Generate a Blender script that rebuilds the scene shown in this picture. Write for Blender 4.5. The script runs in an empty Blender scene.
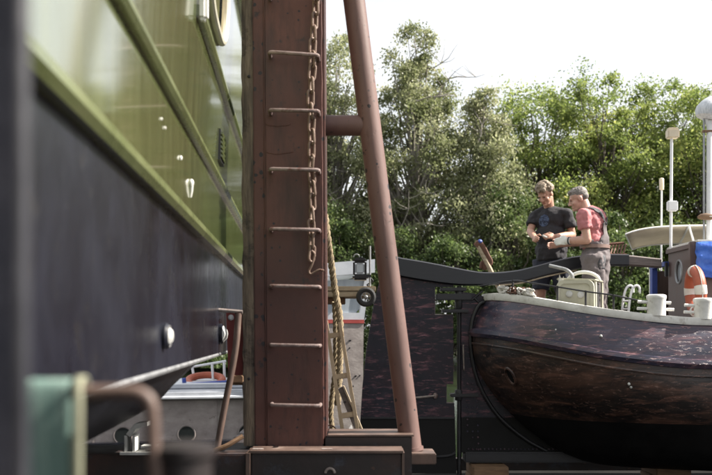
import bpy, bmesh, math, random
import numpy as np
from mathutils import Vector, Matrix, Euler
random.seed(7); RNG = np.random.default_rng(7)
R = math.radians
scene = bpy.context.scene
COL = scene.collection

# ------------------------------------------------------------------ camera
F, UC, VH, EYE = 978.0, 356.0, 330.0, 1.6        # focal length in photo pixels, centre column, horizon row, eye height
cam_data = bpy.data.cameras.new('camera'); cam = bpy.data.objects.new('camera', cam_data); COL.objects.link(cam)
cam.location = (0, 0, EYE); cam.rotation_euler = (R(90), 0, 0)
cam_data.sensor_width = 36; cam_data.lens = 36 * F / 712; cam_data.shift_y = (VH - 237.5) / 712
cam_data.clip_start = 0.05; cam_data.clip_end = 3000
cam_data.dof.use_dof = True; cam_data.dof.focus_distance = 7.6; cam_data.dof.aperture_fstop = 4.0
scene.camera = cam

# ------------------------------------------------------------------ sky and sun
SUN_EL, SUN_AZ = R(43), R(3)                      # azimuth measured from +X towards +Y (sun at the right, a little behind)
sun_dir = Vector((math.cos(SUN_EL) * math.cos(SUN_AZ), math.cos(SUN_EL) * math.sin(SUN_AZ), math.sin(SUN_EL)))
world = bpy.data.worlds.new('World'); scene.world = world; world.use_nodes = True
nt = world.node_tree; nt.nodes.clear()
n_out = nt.nodes.new('ShaderNodeOutputWorld'); n_bg = nt.nodes.new('ShaderNodeBackground'); n_sky = nt.nodes.new('ShaderNodeTexSky')
n_sky.sky_type = 'NISHITA'; n_sky.sun_disc = False; n_sky.sun_elevation = SUN_EL; n_sky.sun_rotation = R(90) - SUN_AZ
n_sky.air_density = 1.0; n_sky.dust_density = 2.0; n_sky.ozone_density = 1.0
n_tc = nt.nodes.new('ShaderNodeTexCoord'); n_map = nt.nodes.new('ShaderNodeMapping'); n_map.inputs['Scale'].default_value = (1.2, 1.2, 3.2)
n_no = nt.nodes.new('ShaderNodeTexNoise'); n_no.inputs['Scale'].default_value = 1.6; n_no.inputs['Detail'].default_value = 7; n_no.inputs['Roughness'].default_value = 0.6
n_rp = nt.nodes.new('ShaderNodeValToRGB'); n_rp.color_ramp.elements[0].position = 0.34; n_rp.color_ramp.elements[1].position = 0.60
n_rp.color_ramp.elements[0].color = (0.58, 0.58, 0.58, 1); n_rp.color_ramp.elements[1].color = (0.97, 0.97, 0.97, 1)
n_mx = nt.nodes.new('ShaderNodeMix'); n_mx.data_type = 'RGBA'; n_mx.inputs[7].default_value = (6.9, 7.0, 7.1, 1)   # thin bright cloud veil
nt.links.new(n_tc.outputs['Generated'], n_map.inputs[0]); nt.links.new(n_map.outputs[0], n_no.inputs['Vector'])
nt.links.new(n_no.outputs[0], n_rp.inputs[0]); nt.links.new(n_rp.outputs[0], n_mx.inputs[0])
nt.links.new(n_sky.outputs[0], n_mx.inputs[6]); nt.links.new(n_mx.outputs[2], n_bg.inputs[0])
n_bg.inputs[1].default_value = 0.062; nt.links.new(n_bg.outputs[0], n_out.inputs[0])
sl = bpy.data.lights.new('sun', 'SUN'); sl.energy = 5.0; sl.angle = R(0.6); sl.color = (1.0, 0.93, 0.83)
so = bpy.data.objects.new('sun', sl); COL.objects.link(so); so.rotation_euler = sun_dir.to_track_quat('Z', 'Y').to_euler(); so.location = (20, 5, 25)
scene.view_settings.view_transform = 'Standard'; scene.view_settings.look = 'None'
scene.view_settings.exposure = 1.55; scene.view_settings.gamma = 1.0; scene.view_settings.use_curve_mapping = False
scene.render.engine = 'CYCLES'

def P(u, v, Y):
    return Vector(((u - UC) / F * Y, Y, EYE + (VH - v) / F * Y))

# ------------------------------------------------------------------ materials
MATS = {}
def mat(name, ramp, scale=3.0, stretch=(1, 1, 1), rough=(0.5, 0.7), metal=0.0, bump=0.15, bscale=None, spots=None, spots2=None, spots3=None, dots=None, distort=0.0,
        coat=0.0, detail=8.0, spec=0.5, cior=1.5, trans=0.0, sss=0.0, bdist=0.01, world_co=False):
    """Principled paint: a noise ramp for tone, optional masked spots (chips, rust), noise bump."""
    m = bpy.data.materials.new(name); m.use_nodes = True; MATS[name] = m
    t = m.node_tree; N = t.nodes; L = t.links; bs = N['Principled BSDF']
    tc = N.new('ShaderNodeTexCoord'); mp = N.new('ShaderNodeMapping'); mp.inputs['Scale'].default_value = stretch
    L.new(tc.outputs['Object'], mp.inputs[0])
    no = N.new('ShaderNodeTexNoise'); no.inputs['Scale'].default_value = scale; no.inputs['Detail'].default_value = detail; no.inputs['Roughness'].default_value = 0.62
    L.new(mp.outputs[0], no.inputs['Vector'])
    rp = N.new('ShaderNodeValToRGB')
    while len(rp.color_ramp.elements) < len(ramp): rp.color_ramp.elements.new(0.5)
    for e, (p, c) in zip(rp.color_ramp.elements, ramp): e.position = p; e.color = (*c, 1)
    L.new(no.outputs[0], rp.inputs[0]); col = rp.outputs[0]
    mask_out = None
    for sp in (spots, spots2, spots3):
        if not sp: continue
        c, sc, lo, hi, st = sp
        m2 = N.new('ShaderNodeMapping'); m2.inputs['Scale'].default_value = st; m2.inputs['Location'].default_value = (3.1, 1.7, 5.3 + sc)
        L.new(tc.outputs['Object'], m2.inputs[0])
        n2 = N.new('ShaderNodeTexNoise'); n2.inputs['Scale'].default_value = sc; n2.inputs['Detail'].default_value = 9; n2.inputs['Roughness'].default_value = 0.68; n2.inputs['Distortion'].default_value = distort
        L.new(m2.outputs[0], n2.inputs['Vector'])
        mr = N.new('ShaderNodeMapRange'); mr.inputs[1].default_value = lo; mr.inputs[2].default_value = hi; L.new(n2.outputs[0], mr.inputs[0])
        mx = N.new('ShaderNodeMix'); mx.data_type = 'RGBA'; L.new(mr.outputs[0], mx.inputs[0]); L.new(col, mx.inputs[6]); mx.inputs[7].default_value = (*c, 1)
        col = mx.outputs[2]; mask_out = mr.outputs[0]
    if dots:           # separate round chips: (colour, scale, radius, share of cells)
        c, sc, rad, share = dots
        vo = N.new('ShaderNodeTexVoronoi'); vo.inputs['Scale'].default_value = sc
        wn = N.new('ShaderNodeTexNoise'); wn.inputs['Scale'].default_value = sc * 1.6; av = N.new('ShaderNodeVectorMath'); av.operation = 'MULTIPLY_ADD'
        L.new(tc.outputs['Object'], wn.inputs['Vector']); L.new(wn.outputs['Color'], av.inputs[0]); av.inputs[1].default_value = (.35 / sc,) * 3; L.new(tc.outputs['Object'], av.inputs[2]); L.new(av.outputs[0], vo.inputs['Vector'])
        sx = N.new('ShaderNodeSeparateColor'); L.new(vo.outputs['Color'], sx.inputs[0])
        r1 = N.new('ShaderNodeMath'); r1.operation = 'MULTIPLY'; L.new(sx.outputs[1], r1.inputs[0]); r1.inputs[1].default_value = rad
        d1 = N.new('ShaderNodeMath'); d1.operation = 'LESS_THAN'; L.new(vo.outputs['Distance'], d1.inputs[0]); L.new(r1.outputs[0], d1.inputs[1])
        d2 = N.new('ShaderNodeMath'); d2.operation = 'LESS_THAN'; L.new(sx.outputs[0], d2.inputs[0]); d2.inputs[1].default_value = share
        d3 = N.new('ShaderNodeMath'); d3.operation = 'MULTIPLY'; L.new(d1.outputs[0], d3.inputs[0]); L.new(d2.outputs[0], d3.inputs[1])
        mx = N.new('ShaderNodeMix'); mx.data_type = 'RGBA'; L.new(d3.outputs[0], mx.inputs[0]); L.new(col, mx.inputs[6]); mx.inputs[7].default_value = (*c, 1); col = mx.outputs[2]
    L.new(col, bs.inputs['Base Color'])
    rr = N.new('ShaderNodeMapRange'); rr.inputs[1].default_value = 0.3; rr.inputs[2].default_value = 0.7
    rr.inputs[3].default_value = rough[0]; rr.inputs[4].default_value = rough[1]; L.new(no.outputs[0], rr.inputs[0]); L.new(rr.outputs[0], bs.inputs['Roughness'])
    bs.inputs['Metallic'].default_value = metal; bs.inputs['Coat Weight'].default_value = coat; bs.inputs['Coat Roughness'].default_value = 0.08; bs.inputs['Coat IOR'].default_value = cior
    bs.inputs['Specular IOR Level'].default_value = spec
    if trans: bs.inputs['Transmission Weight'].default_value = trans
    if sss: bs.inputs['Subsurface Weight'].default_value = sss; bs.inputs['Subsurface Radius'].default_value = (0.02, 0.008, 0.004)
    if bump:
        nb = N.new('ShaderNodeTexNoise'); nb.inputs['Scale'].default_value = bscale or scale * 6; nb.inputs['Detail'].default_value = 6
        L.new(mp.outputs[0], nb.inputs['Vector'])
        bp = N.new('ShaderNodeBump'); bp.inputs['Strength'].default_value = bump; bp.inputs['Distance'].default_value = bdist
        h = nb.outputs[0]
        if mask_out is not None:
            ad = N.new('ShaderNodeMath'); ad.operation = 'SUBTRACT'; L.new(nb.outputs[0], ad.inputs[0]); L.new(mask_out, ad.inputs[1]); h = ad.outputs[0]
        L.new(h, bp.inputs['Height']); L.new(bp.outputs[0], bs.inputs['Normal'])
    return m

def leafmat(name, cols, trans=0.4):
    m = bpy.data.materials.new(name); m.use_nodes = True; MATS[name] = m
    t = m.node_tree; N = t.nodes; L = t.links; bs = N['Principled BSDF']; out = N['Material Output']
    at = N.new('ShaderNodeAttribute'); at.attribute_name = 'tone'
    rp = N.new('ShaderNodeValToRGB')
    while len(rp.color_ramp.elements) < len(cols): rp.color_ramp.elements.new(0.5)
    for e, (p, c) in zip(rp.color_ramp.elements, cols): e.position = p; e.color = (*c, 1)
    L.new(at.outputs['Fac'], rp.inputs[0]); L.new(rp.outputs[0], bs.inputs['Base Color'])
    bs.inputs['Roughness'].default_value = 0.45; bs.inputs['Specular IOR Level'].default_value = 0.5
    tr = N.new('ShaderNodeBsdfTranslucent'); L.new(rp.outputs[0], tr.inputs[0])
    ms = N.new('ShaderNodeMixShader'); ms.inputs[0].default_value = trans
    L.new(bs.outputs[0], ms.inputs[1]); L.new(tr.outputs[0], ms.inputs[2]); L.new(ms.outputs[0], out.inputs[0])
    return m

mat('red_oxide', [(0.25, (.046, .0175, .0135)), (.5, (.078, .029, .022)), (.75, (.118, .048, .036))], 2.2, (1, 1, .7), (.45, .65), bump=.12, bscale=30,
    spots=((.026, .017, .018), 9, .60, .66, (1, 1, .7)), dots=((.014, .012, .016), 22, .36, .5), spots2=((.028, .014, .012), 4.5, .53, .70, (1, 1, .22)), bdist=.006)
mat('pipe_oxide', [(0.3, (.090, .048, .041)), (.55, (.128, .072, .062)), (.75, (.175, .108, .094))], 3, (1, 1, .4), (.5, .72), bump=.35, bscale=14,
    spots=((.05, .032, .028), 22, .62, .66, (1, 1, 1)), dots=((.018, .015, .017), 17, .30, .55), spots2=((.085, .038, .030), 6, .58, .70, (1, 1, .4)), bdist=.008)
mat('dock_steel', dots=((.045, .022, .016), 14, .3, .3), ramp=[(0.3, (.008, .006, .0065)), (.55, (.018, .011, .0105)), (.75, (.050, .024, .018))], scale=3.5, stretch=(1, 1, 1), rough=(.45, .7), bump=.25, bscale=24,
    spots=((.03, .035, .05), 7, .55, .7, (1, 1, 1)), bdist=.006)
mat('pale_steel', [(.3, (.14, .115, .105)), (.7, (.27, .23, .21))], 14, (1, 1, 1), (.5, .7), bump=.2, spots=((.14, .06, .04), 22, .56, .66, (1, 1, 1)))
mat('rung_steel', [(.3, (.12, .085, .08)), (.7, (.25, .19, .175))], 20, (1, 1, 1), (.4, .6), metal=.2, bump=.2, spots=((.10, .045, .035), 24, .52, .64, (1, 1, 1)))
mat('chain_steel', [(.3, (.10, .062, .046)), (.7, (.23, .16, .125))], 30, (1, 1, 1), (.45, .65), metal=.25, bump=.2, spots=((.12, .055, .04), 34, .54, .62, (1, 1, 1)))
mat('fender_wood', [(.3, (.035, .028, .023)), (.5, (.11, .085, .062)), (.75, (.22, .175, .125))], 7, (6, 6, .6), (.75, .9), bump=.6, bscale=30,
    spots=((.015, .013, .013), 3.5, .55, .66, (1, 1, 1)), bdist=.012)
mat('pale_wood', [(.3, (.24, .185, .12)), (.7, (.46, .38, .27))], 8, (1, 6, 6), (.65, .8), bump=.3, bdist=.004)
mat('brown_wood', [(.3, (.10, .055, .03)), (.7, (.22, .13, .07))], 8, (1, 6, 6), (.6, .8), bump=.3, bdist=.004)
mat('ladder_metal', [(.3, (.34, .25, .15)), (.7, (.56, .44, .29))], 12, (1, 1, .4), (.45, .6), metal=.1, bump=.15)
mat('rope_fibre', [(.3, (.17, .13, .082)), (.7, (.33, .26, .16))], 60, (1, 1, 1), (.85, .95), bump=.5)
mat('white_rope', [(.3, (.42, .40, .37)), (.7, (.72, .70, .66))], 30, (1, 1, 1), (.8, .9), bump=.4)
mat('green_paint', [(.3, (.085, .102, .036)), (.55, (.108, .126, .046)), (.8, (.14, .155, .062))], 2.5, (5, 5, .5), (.10, .22), bump=.05, bscale=3, coat=1.0, cior=1.9,
    spots=((.055, .06, .03), 5, .62, .8, (7, 7, .35)), bdist=.02)
mat('green_trim', [(.3, (.098, .118, .045)), (.7, (.14, .158, .068))], 4, (1, 1, 1), (.2, .35), bump=.08, coat=.4)
mat('hull_black', [(.28, (.002, .002, .0038)), (.5, (.005, .0052, .009)), (.72, (.011, .012, .020))], 1.3, (.8, .8, .7), (.16, .42), spec=.45, bump=.2, bscale=18,
    spots=((.012, .013, .021), 2.2, .47, .62, (.8, .8, .55)), spots2=((.012, .010, .010), 9, .6, .7, (1, 1, 1)), bdist=.006)
mat('bulwark_blue', [(.3, (.010, .010, .020)), (.6, (.026, .025, .048)), (.8, (.055, .046, .078))], 6, (.6, .6, 3), (.26, .48), bump=.35, bscale=22, distort=.3,
    spots=((.070, .038, .052), 3.0, .46, .66, (.5, .5, 3.2)), spots2=((.19, .092, .10), 8.0, .53, .68, (.45, .45, 2.6)), spots3=((.27, .15, .15), 30, .58, .67, (.45, .8, 1.6)), bdist=.006)
mat('barge_side', [(.3, (.008, .007, .008)), (.55, (.018, .014, .014)), (.8, (.042, .028, .023))], 4.5, (.6, .6, 2.0), (.28, .55), bump=.35, bscale=20, distort=.9,
    spots=((.072, .038, .028), 2.0, .44, .66, (.6, .6, 2.0)), spots2=((.15, .075, .055), 6.5, .52, .72, (.45, .45, 2.4)), spots3=((.23, .13, .105), 28, .58, .68, (.45, .8, 1.6)), bdist=.006)
mat('barge_bottom', [(.3, (.0035, .0035, .004)), (.7, (.008, .0075, .008))], 5, (1, 1, 1), (.55, .75), bump=.2, bdist=.004, spec=.25)
mat('rudder_black', [(.3, (.008, .008, .014)), (.6, (.016, .015, .024)), (.8, (.032, .028, .040))], 5, (1, 1, 1), (.35, .55), bump=.3, bscale=18, distort=.5,
    spots=((.026, .015, .022), 2.5, .46, .68, (1.0, 1, 2.0)), spots2=((.13, .058, .074), 5.5, .54, .68, (.6, 1, 2.4)), spots3=((.20, .095, .115), 18, .565, .66, (.35, 1, 2.2)), bdist=.005, spec=.3)
mat('black_iron', [(.3, (.006, .006, .008)), (.7, (.019, .018, .022))], 10, (1, 1, 1), (.4, .6), bump=.2, bdist=.004)
mat('tiller_black', [(.3, (.007, .008, .012)), (.7, (.017, .018, .024))], 7, (.5, 4, 4), (.35, .5), bump=.2, bdist=.004)
mat('grey_timber', [(.3, (.09, .075, .07)), (.7, (.20, .17, .16))], 8, (.6, 5, 5), (.7, .85), bump=.4, bdist=.005)
mat('white_paint', [(.3, (.55, .54, .51)), (.7, (.76, .75, .72))], 8, (1, 1, 1), (.4, .6), bump=.12, spots=((.30, .25, .21), 9, .56, .72, (1, 1, 1)))
mat('cream_paint', [(.3, (.36, .345, .265)), (.7, (.46, .445, .36))], 7, (1, 1, 1), (.45, .6), bump=.08, spots=((.30, .24, .16), 15, .66, .74, (1, 1, 1)))
mat('beige_plastic', [(.3, (.58, .50, .38)), (.7, (.68, .60, .47))], 10, (1, 1, 1), (.5, .6), bump=.03)
mat('white_metal', [(.3, (.62, .63, .65)), (.7, (.76, .77, .78))], 10, (1, 1, 1), (.35, .5), bump=.04)
mat('grey_shell', [(.3, (.34, .36, .40)), (.55, (.55, .57, .60)), (.8, (.70, .71, .73))], 12, (3, 3, .6), (.4, .6), bump=.15)
mat('wheelhouse_brown', [(.3, (.085, .055, .052)), (.7, (.14, .098, .088))], 7, (5, 5, .6), (.4, .6), bump=.1)
mat('blue_paint', [(.3, (.03, .06, .28)), (.7, (.05, .09, .36))], 8, (1, 1, 1), (.4, .6), bump=.05)
mat('blue_tarp', [(.3, (.022, .075, .40)), (.5, (.035, .13, .55)), (.75, (.11, .25, .68))], 5, (1, 1, 1), (.3, .5), bump=.7, bscale=9, bdist=.03)
mat('orange_buoy', [(.3, (.30, .062, .028)), (.7, (.40, .10, .048))], 9, (1, 1, 1), (.45, .6), bump=.08, spots=((.32, .14, .09), 12, .62, .74, (1, 1, 1)))
mat('buoy_band', [(.3, (.55, .52, .48)), (.7, (.70, .68, .64))], 9, (1, 1, 1), (.5, .6), bump=.05)
mat('canvas', [(.3, (.62, .55, .42)), (.7, (.74, .67, .54))], 5, (1, 1, 1), (.8, .9), bump=.2)
mat('worn_bar', [(.3, (.05, .032, .026)), (.6, (.11, .07, .055)), (.8, (.22, .17, .145))], 9, (1, 1, .5), (.45, .65), bump=.3, bdist=.003)
mat('rust', [(.3, (.065, .030, .020)), (.7, (.16, .075, .048))], 12, (1, 1, 1), (.75, .9), bump=.4, bdist=.004)
mat('glass_dark', [(.3, (.012, .015, .015)), (.7, (.022, .026, .026))], 3, (1, 1, 1), (.15, .25), bump=0, spec=.3)
mat('glass_pale', [(.3, (.30, .34, .38)), (.7, (.42, .46, .50))], 3, (3, 3, .4), (.05, .12), bump=0, spec=.8)
mat('boat_white', [(.3, (.42, .44, .48)), (.7, (.54, .56, .60))], 5, (1, 1, 1), (.35, .5), bump=.06, spots=((.36, .34, .32), 8, .64, .78, (1, 1, 1)))
mat('boat_red', [(.3, (.30, .045, .04)), (.7, (.40, .07, .06))], 6, (1, 1, 1), (.45, .6), bump=.08)
mat('cabin_grey', [(.3, (.15, .13, .122)), (.55, (.24, .21, .198)), (.8, (.36, .33, .31))], 4, (1, 1, 1.5), (.45, .65), bump=.2, spots=((.30, .28, .27), 14, .66, .72, (1, 1, 1)))
mat('cabin_pale', [(.3, (.22, .19, .18)), (.55, (.33, .29, .275)), (.8, (.45, .41, .39))], 4, (1, 1, 1.5), (.45, .65), bump=.2, spots=((.16, .13, .12), 12, .62, .72, (1, 1, 1)))
mat('dark_red', [(.3, (.16, .022, .020)), (.7, (.24, .045, .04))], 6, (1, 1, .5), (.45, .6), bump=.1)
mat('strap_green', [(.3, (.085, .155, .135)), (.5, (.135, .215, .19)), (.7, (.22, .28, .24))], 14, (9, 9, .3), (.75, .85), bump=.25, bscale=120, bdist=.002)
mat('strap_edge', [(.3, (.20, .205, .14)), (.7, (.31, .31, .22))], 20, (1, 1, 1), (.75, .85), bump=.2, bdist=.002)
mat('rubber', [(.3, (.012, .012, .013)), (.7, (.025, .025, .026))], 20, (1, 1, 1), (.7, .85), bump=.2)
mat('grey_metal', [(.3, (.22, .225, .235)), (.7, (.34, .345, .355))], 15, (1, 1, 1), (.35, .5), metal=.5, bump=.08)
mat('zinc', [(.3, (.30, .30, .29)), (.7, (.58, .58, .56))], 16, (1, 1, 1), (.55, .75), bump=.4, bdist=.004)
mat('post_navy', [(.3, (.008, .009, .015)), (.7, (.022, .022, .03))], 14, (1, 1, 1), (.35, .5), bump=.25)
mat('post_grey', [(.3, (.010, .010, .014)), (.7, (.028, .028, .036))], 10, (1, 1, .4), (.4, .55), bump=.2)
mat('ground_concrete', [(.3, (.012, .012, .012)), (.7, (.026, .025, .024))], 1.5, (1, 1, 1), (.9, 1), bump=.3, spec=.05)
mat('yard_gravel', [(.3, (.07, .066, .06)), (.7, (.13, .12, .11))], 2, (1, 1, 1), (.85, 1), bump=.4)
mat('bank_soil', [(.3, (.035, .045, .018)), (.7, (.07, .085, .03))], 1.2, (1, 1, 1), (.9, 1), bump=.5)
mat('bark', [(.3, (.045, .036, .028)), (.7, (.12, .10, .08))], 8, (3, 3, .6), (.85, .95), bump=.5)
mat('bark_pale', [(.3, (.15, .135, .115)), (.7, (.32, .29, .26))], 8, (3, 3, .6), (.85, .95), bump=.4)
mat('skin_tan', [(.3, (.37, .195, .135)), (.7, (.46, .26, .185))], 14, (1, 1, 1), (.45, .55), bump=.05, sss=.08)
mat('skin_pink', [(.3, (.43, .24, .185)), (.7, (.51, .30, .235))], 14, (1, 1, 1), (.45, .55), bump=.05, sss=.08)
mat('hair_sandy', [(.3, (.085, .06, .04)), (.55, (.22, .165, .115)), (.75, (.40, .33, .25))], 26, (1, 1, 1), (.55, .7), bump=.8, bscale=70, bdist=.012)
mat('hair_grey', [(.3, (.07, .058, .052)), (.7, (.22, .195, .18))], 26, (1, 1, .4), (.55, .7), bump=.6, bscale=90, bdist=.006)
mat('denim_navy', [(.3, (.012, .014, .026)), (.7, (.026, .029, .046))], 12, (1, 1, .6), (.8, .9), bump=.4, bscale=16, bdist=.012)
mat('overall_grey', [(.3, (.092, .076, .080)), (.7, (.165, .142, .145))], 7, (1, 1, .6), (.8, .9), bump=.5, bscale=14, bdist=.014)
mat('strap_dark', [(.3, (.03, .03, .036)), (.7, (.055, .055, .062))], 9, (1, 1, 1), (.7, .8), bump=.1)
mat('tee_pink', [(.3, (.36, .125, .135)), (.7, (.47, .185, .19))], 8, (1, 1, .7), (.8, .9), bump=.5, bscale=15, bdist=.014)
mat('leather', [(.3, (.15, .095, .08)), (.7, (.21, .14, .12))], 9, (1, 1, 1), (.5, .6), bump=.1)
mat('eye_dark', [(.3, (.02, .015, .012)), (.7, (.03, .02, .016))], 9, (1, 1, 1), (.3, .4), bump=0)
mat('lip', [(.3, (.38, .15, .11)), (.7, (.42, .17, .13))], 9, (1, 1, 1), (.5, .6), bump=0)
leafmat('leaf_willow', [(0, (.085, .105, .042)), (.4, (.20, .225, .10)), (.75, (.38, .39, .24)), (1, (.50, .47, .30))], .55)
leafmat('leaf_acacia', [(0, (.075, .115, .030)), (.42, (.18, .235, .062)), (.8, (.33, .37, .11)), (1, (.45, .41, .15))], .58)
leafmat('leaf_dark', [(0, (.045, .072, .026)), (.6, (.12, .17, .055)), (1, (.25, .29, .11))], .5)

def tee_black():       # black cotton with the blue round chest print (flat print, in the shirt's own coordinates)
    m = mat('tee_black', [(.3, (.013, .012, .015)), (.7, (.026, .024, .029))], 8, (1, 1, .7), (.8, .9), bump=.5, bscale=15, bdist=.014)
    return m
tee_black()
def water_mat():
    m = bpy.data.materials.new('water_surface'); m.use_nodes = True; MATS['water'] = m
    t = m.node_tree; N = t.nodes; L = t.links; bs = N['Principled BSDF']
    bs.inputs['Base Color'].default_value = (.018, .028, .014, 1); bs.inputs['Roughness'].default_value = .06; bs.inputs['IOR'].default_value = 1.33
    tc = N.new('ShaderNodeTexCoord'); mp = N.new('ShaderNodeMapping'); mp.inputs['Scale'].default_value = (1, 2.2, 1)
    no = N.new('ShaderNodeTexNoise'); no.inputs['Scale'].default_value = 3; no.inputs['Detail'].default_value = 4
    bp = N.new('ShaderNodeBump'); bp.inputs['Strength'].default_value = .12; bp.inputs['Distance'].default_value = .05
    L.new(tc.outputs['Object'], mp.inputs[0]); L.new(mp.outputs[0], no.inputs['Vector']); L.new(no.outputs[0], bp.inputs['Height']); L.new(bp.outputs[0], bs.inputs['Normal'])
water_mat()

# ------------------------------------------------------------------ mesh helpers
ORIG = {}          # world position of the origin of every object made here
class MB:
    def __init__(s): s.v = []; s.f = []
    def add(s, vs, fs):
        k = len(s.v); s.v.extend([Vector(p) for p in vs]); s.f.extend([tuple(i + k for i in f) for f in fs]); return s
    def box(s, c, size, rot=None, bev=0.0):
        hx, hy, hz = [q / 2 for q in size]; M = (Euler(rot).to_matrix() if rot is not None and not isinstance(rot, Matrix) else rot) or Matrix.Identity(3)
        if bev <= 0:
            vs = [M @ Vector((x * hx, y * hy, z * hz)) + Vector(c) for x in (-1, 1) for y in (-1, 1) for z in (-1, 1)]
            return s.add(vs, [(0, 1, 3, 2), (4, 6, 7, 5), (0, 4, 5, 1), (2, 3, 7, 6), (0, 2, 6, 4), (1, 5, 7, 3)])
        bm = bmesh.new(); bmesh.ops.create_cube(bm, size=1)
        for v in bm.verts: v.co = Vector((v.co.x * size[0], v.co.y * size[1], v.co.z * size[2]))
        bmesh.ops.bevel(bm, geom=bm.edges[:], offset=bev, segments=2, affect='EDGES')
        bm.verts.index_update(); vs = [M @ v.co + Vector(c) for v in bm.verts]; fs = [tuple(v.index for v in f.verts) for f in bm.faces]; bm.free()
        return s.add(vs, fs)
    def tube(s, pts, r, n=10, cap=True, closed=False, flat=None):
        pts = [Vector(p) for p in pts]; m = len(pts); rs = r if hasattr(r, '__len__') else [r] * m
        T = [((pts[(i + 1) % m] if closed or i < m - 1 else pts[i]) - (pts[i - 1] if closed or i > 0 else pts[i])).normalized() for i in range(m)]
        up = Vector((0, 0, 1)) if abs(T[0].z) < .9 else Vector((1, 0, 0))
        A = (up - T[0] * up.dot(T[0])).normalized(); vs = []; fs = []
        for i in range(m):
            A = (A - T[i] * A.dot(T[i])).normalized(); B = T[i].cross(A)
            for k in range(n):
                a = 2 * math.pi * k / n; vs.append(pts[i] + (A * math.cos(a) + B * math.sin(a) * (flat or 1)) * rs[i])
        for i in range(m if closed else m - 1):
            j = (i + 1) % m
            for k in range(n): fs.append((i * n + k, i * n + (k + 1) % n, j * n + (k + 1) % n, j * n + k))
        if cap and not closed: fs += [tuple(range(n - 1, -1, -1)), tuple((m - 1) * n + k for k in range(n))]
        return s.add(vs, fs)
    def lathe(s, c, prof, axis=(0, 0, 1), n=24):
        M = Vector(axis).normalized().to_track_quat('Z', 'Y').to_matrix(); vs = []; fs = []
        for r, z in prof:
            for k in range(n):
                a = 2 * math.pi * k / n; vs.append(M @ Vector((r * math.cos(a), r * math.sin(a), z)) + Vector(c))
        for i in range(len(prof) - 1):
            for k in range(n): fs.append((i * n + k, i * n + (k + 1) % n, (i + 1) * n + (k + 1) % n, (i + 1) * n + k))
        fs += [tuple(range(n - 1, -1, -1)), tuple((len(prof) - 1) * n + k for k in range(n))]
        return s.add(vs, fs)
    def ball(s, c, rad, n=12, M=None):
        M = M or Matrix.Identity(3); rx, ry, rz = rad if hasattr(rad, '__len__') else (rad,) * 3; vs = []; fs = []; m = n // 2 + 1
        for i in range(m):
            th = math.pi * (i + .02 if i == 0 else (i - .02 if i == m - 1 else i)) / (m - 1)
            for k in range(n):
                a = 2 * math.pi * k / n; vs.append(M @ Vector((rx * math.sin(th) * math.cos(a), ry * math.sin(th) * math.sin(a), rz * math.cos(th))) + Vector(c))
        for i in range(m - 1):
            for k in range(n): fs.append((i * n + k, (i + 1) * n + k, (i + 1) * n + (k + 1) % n, i * n + (k + 1) % n))
        fs += [tuple(range(n)), tuple((m - 1) * n + k for k in range(n - 1, -1, -1))]
        return s.add(vs, fs)
    def prism(s, poly, off):          # poly: list of points (planar), extruded by vector off
        n = len(poly); off = Vector(off); vs = [Vector(p) for p in poly] + [Vector(p) + off for p in poly]
        return s.add(vs, [tuple(range(n - 1, -1, -1)), tuple(range(n, 2 * n))] + [(i, (i + 1) % n, n + (i + 1) % n, n + i) for i in range(n)])
    def grid(s, G):                   # G[i][j] points
        a, b = len(G), len(G[0]); return s.add([p for row in G for p in row], [(i * b + j, i * b + j + 1, (i + 1) * b + j + 1, (i + 1) * b + j) for i in range(a - 1) for j in range(b - 1)])
    def sweep(s, pts, sec, closed=False):      # sec: (side, up) profile, swept with vertical up
        pts = [Vector(p) for p in pts]; m = len(pts); n = len(sec); vs = []; fs = []
        for i in range(m):
            t = (pts[(i + 1) % m] if closed or i < m - 1 else pts[i]) - (pts[i - 1] if closed or i > 0 else pts[i]); t.z = 0; t.normalize()
            sd = Vector((t.y, -t.x, 0))
            for a, b in sec: vs.append(pts[i] + sd * a + Vector((0, 0, b)))
        for i in range(m if closed else m - 1):
            j = (i + 1) % m
            for k in range(n): fs.append((i * n + k, i * n + (k + 1) % n, j * n + (k + 1) % n, j * n + k))
        if not closed: fs += [tuple(range(n - 1, -1, -1)), tuple((m - 1) * n + k for k in range(n))]
        return s.add(vs, fs)
    def build(s, name, material, parent=None, smooth=True, origin=None, ang=35):
        o0 = ORIG[parent.name] if parent else Vector(origin if origin is not None else (0, 0, 0))
        me = bpy.data.meshes.new(name); me.from_pydata([p - o0 for p in s.v], [], s.f)
        bm = bmesh.new(); bm.from_mesh(me); bmesh.ops.recalc_face_normals(bm, faces=bm.faces)
        if smooth:
            for f in bm.faces: f.smooth = True
            lim = R(ang)
            for e in bm.edges:
                if len(e.link_faces) == 2 and e.calc_face_angle(0) > lim: e.smooth = False
        bm.to_mesh(me); bm.free()
        me.materials.append(MATS[material]); o = bpy.data.objects.new(name, me); COL.objects.link(o)
        if parent: o.parent = parent; ORIG[o.name] = o0
        else: o.location = o0; ORIG[o.name] = o0
        return o
def tag(o, label=None, cat=None, group=None, kind=None):
    if label: o['label'] = label
    if cat: o['category'] = cat
    if group: o['group'] = group
    if kind: o['kind'] = kind
    return o
def thing(name, loc, label, cat, group=None):
    o = bpy.data.objects.new(name, None); COL.objects.link(o); o.location = loc; o.empty_display_size = .1; ORIG[o.name] = Vector(loc)
    return tag(o, label, cat, group)
def arc(c, r, a0, a1, n, ax=Vector((1, 0, 0)), ay=Vector((0, 0, 1))):
    return [Vector(c) + ax * (r * math.cos(a0 + (a1 - a0) * i / n)) + ay * (r * math.sin(a0 + (a1 - a0) * i / n)) for i in range(n + 1)]
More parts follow.
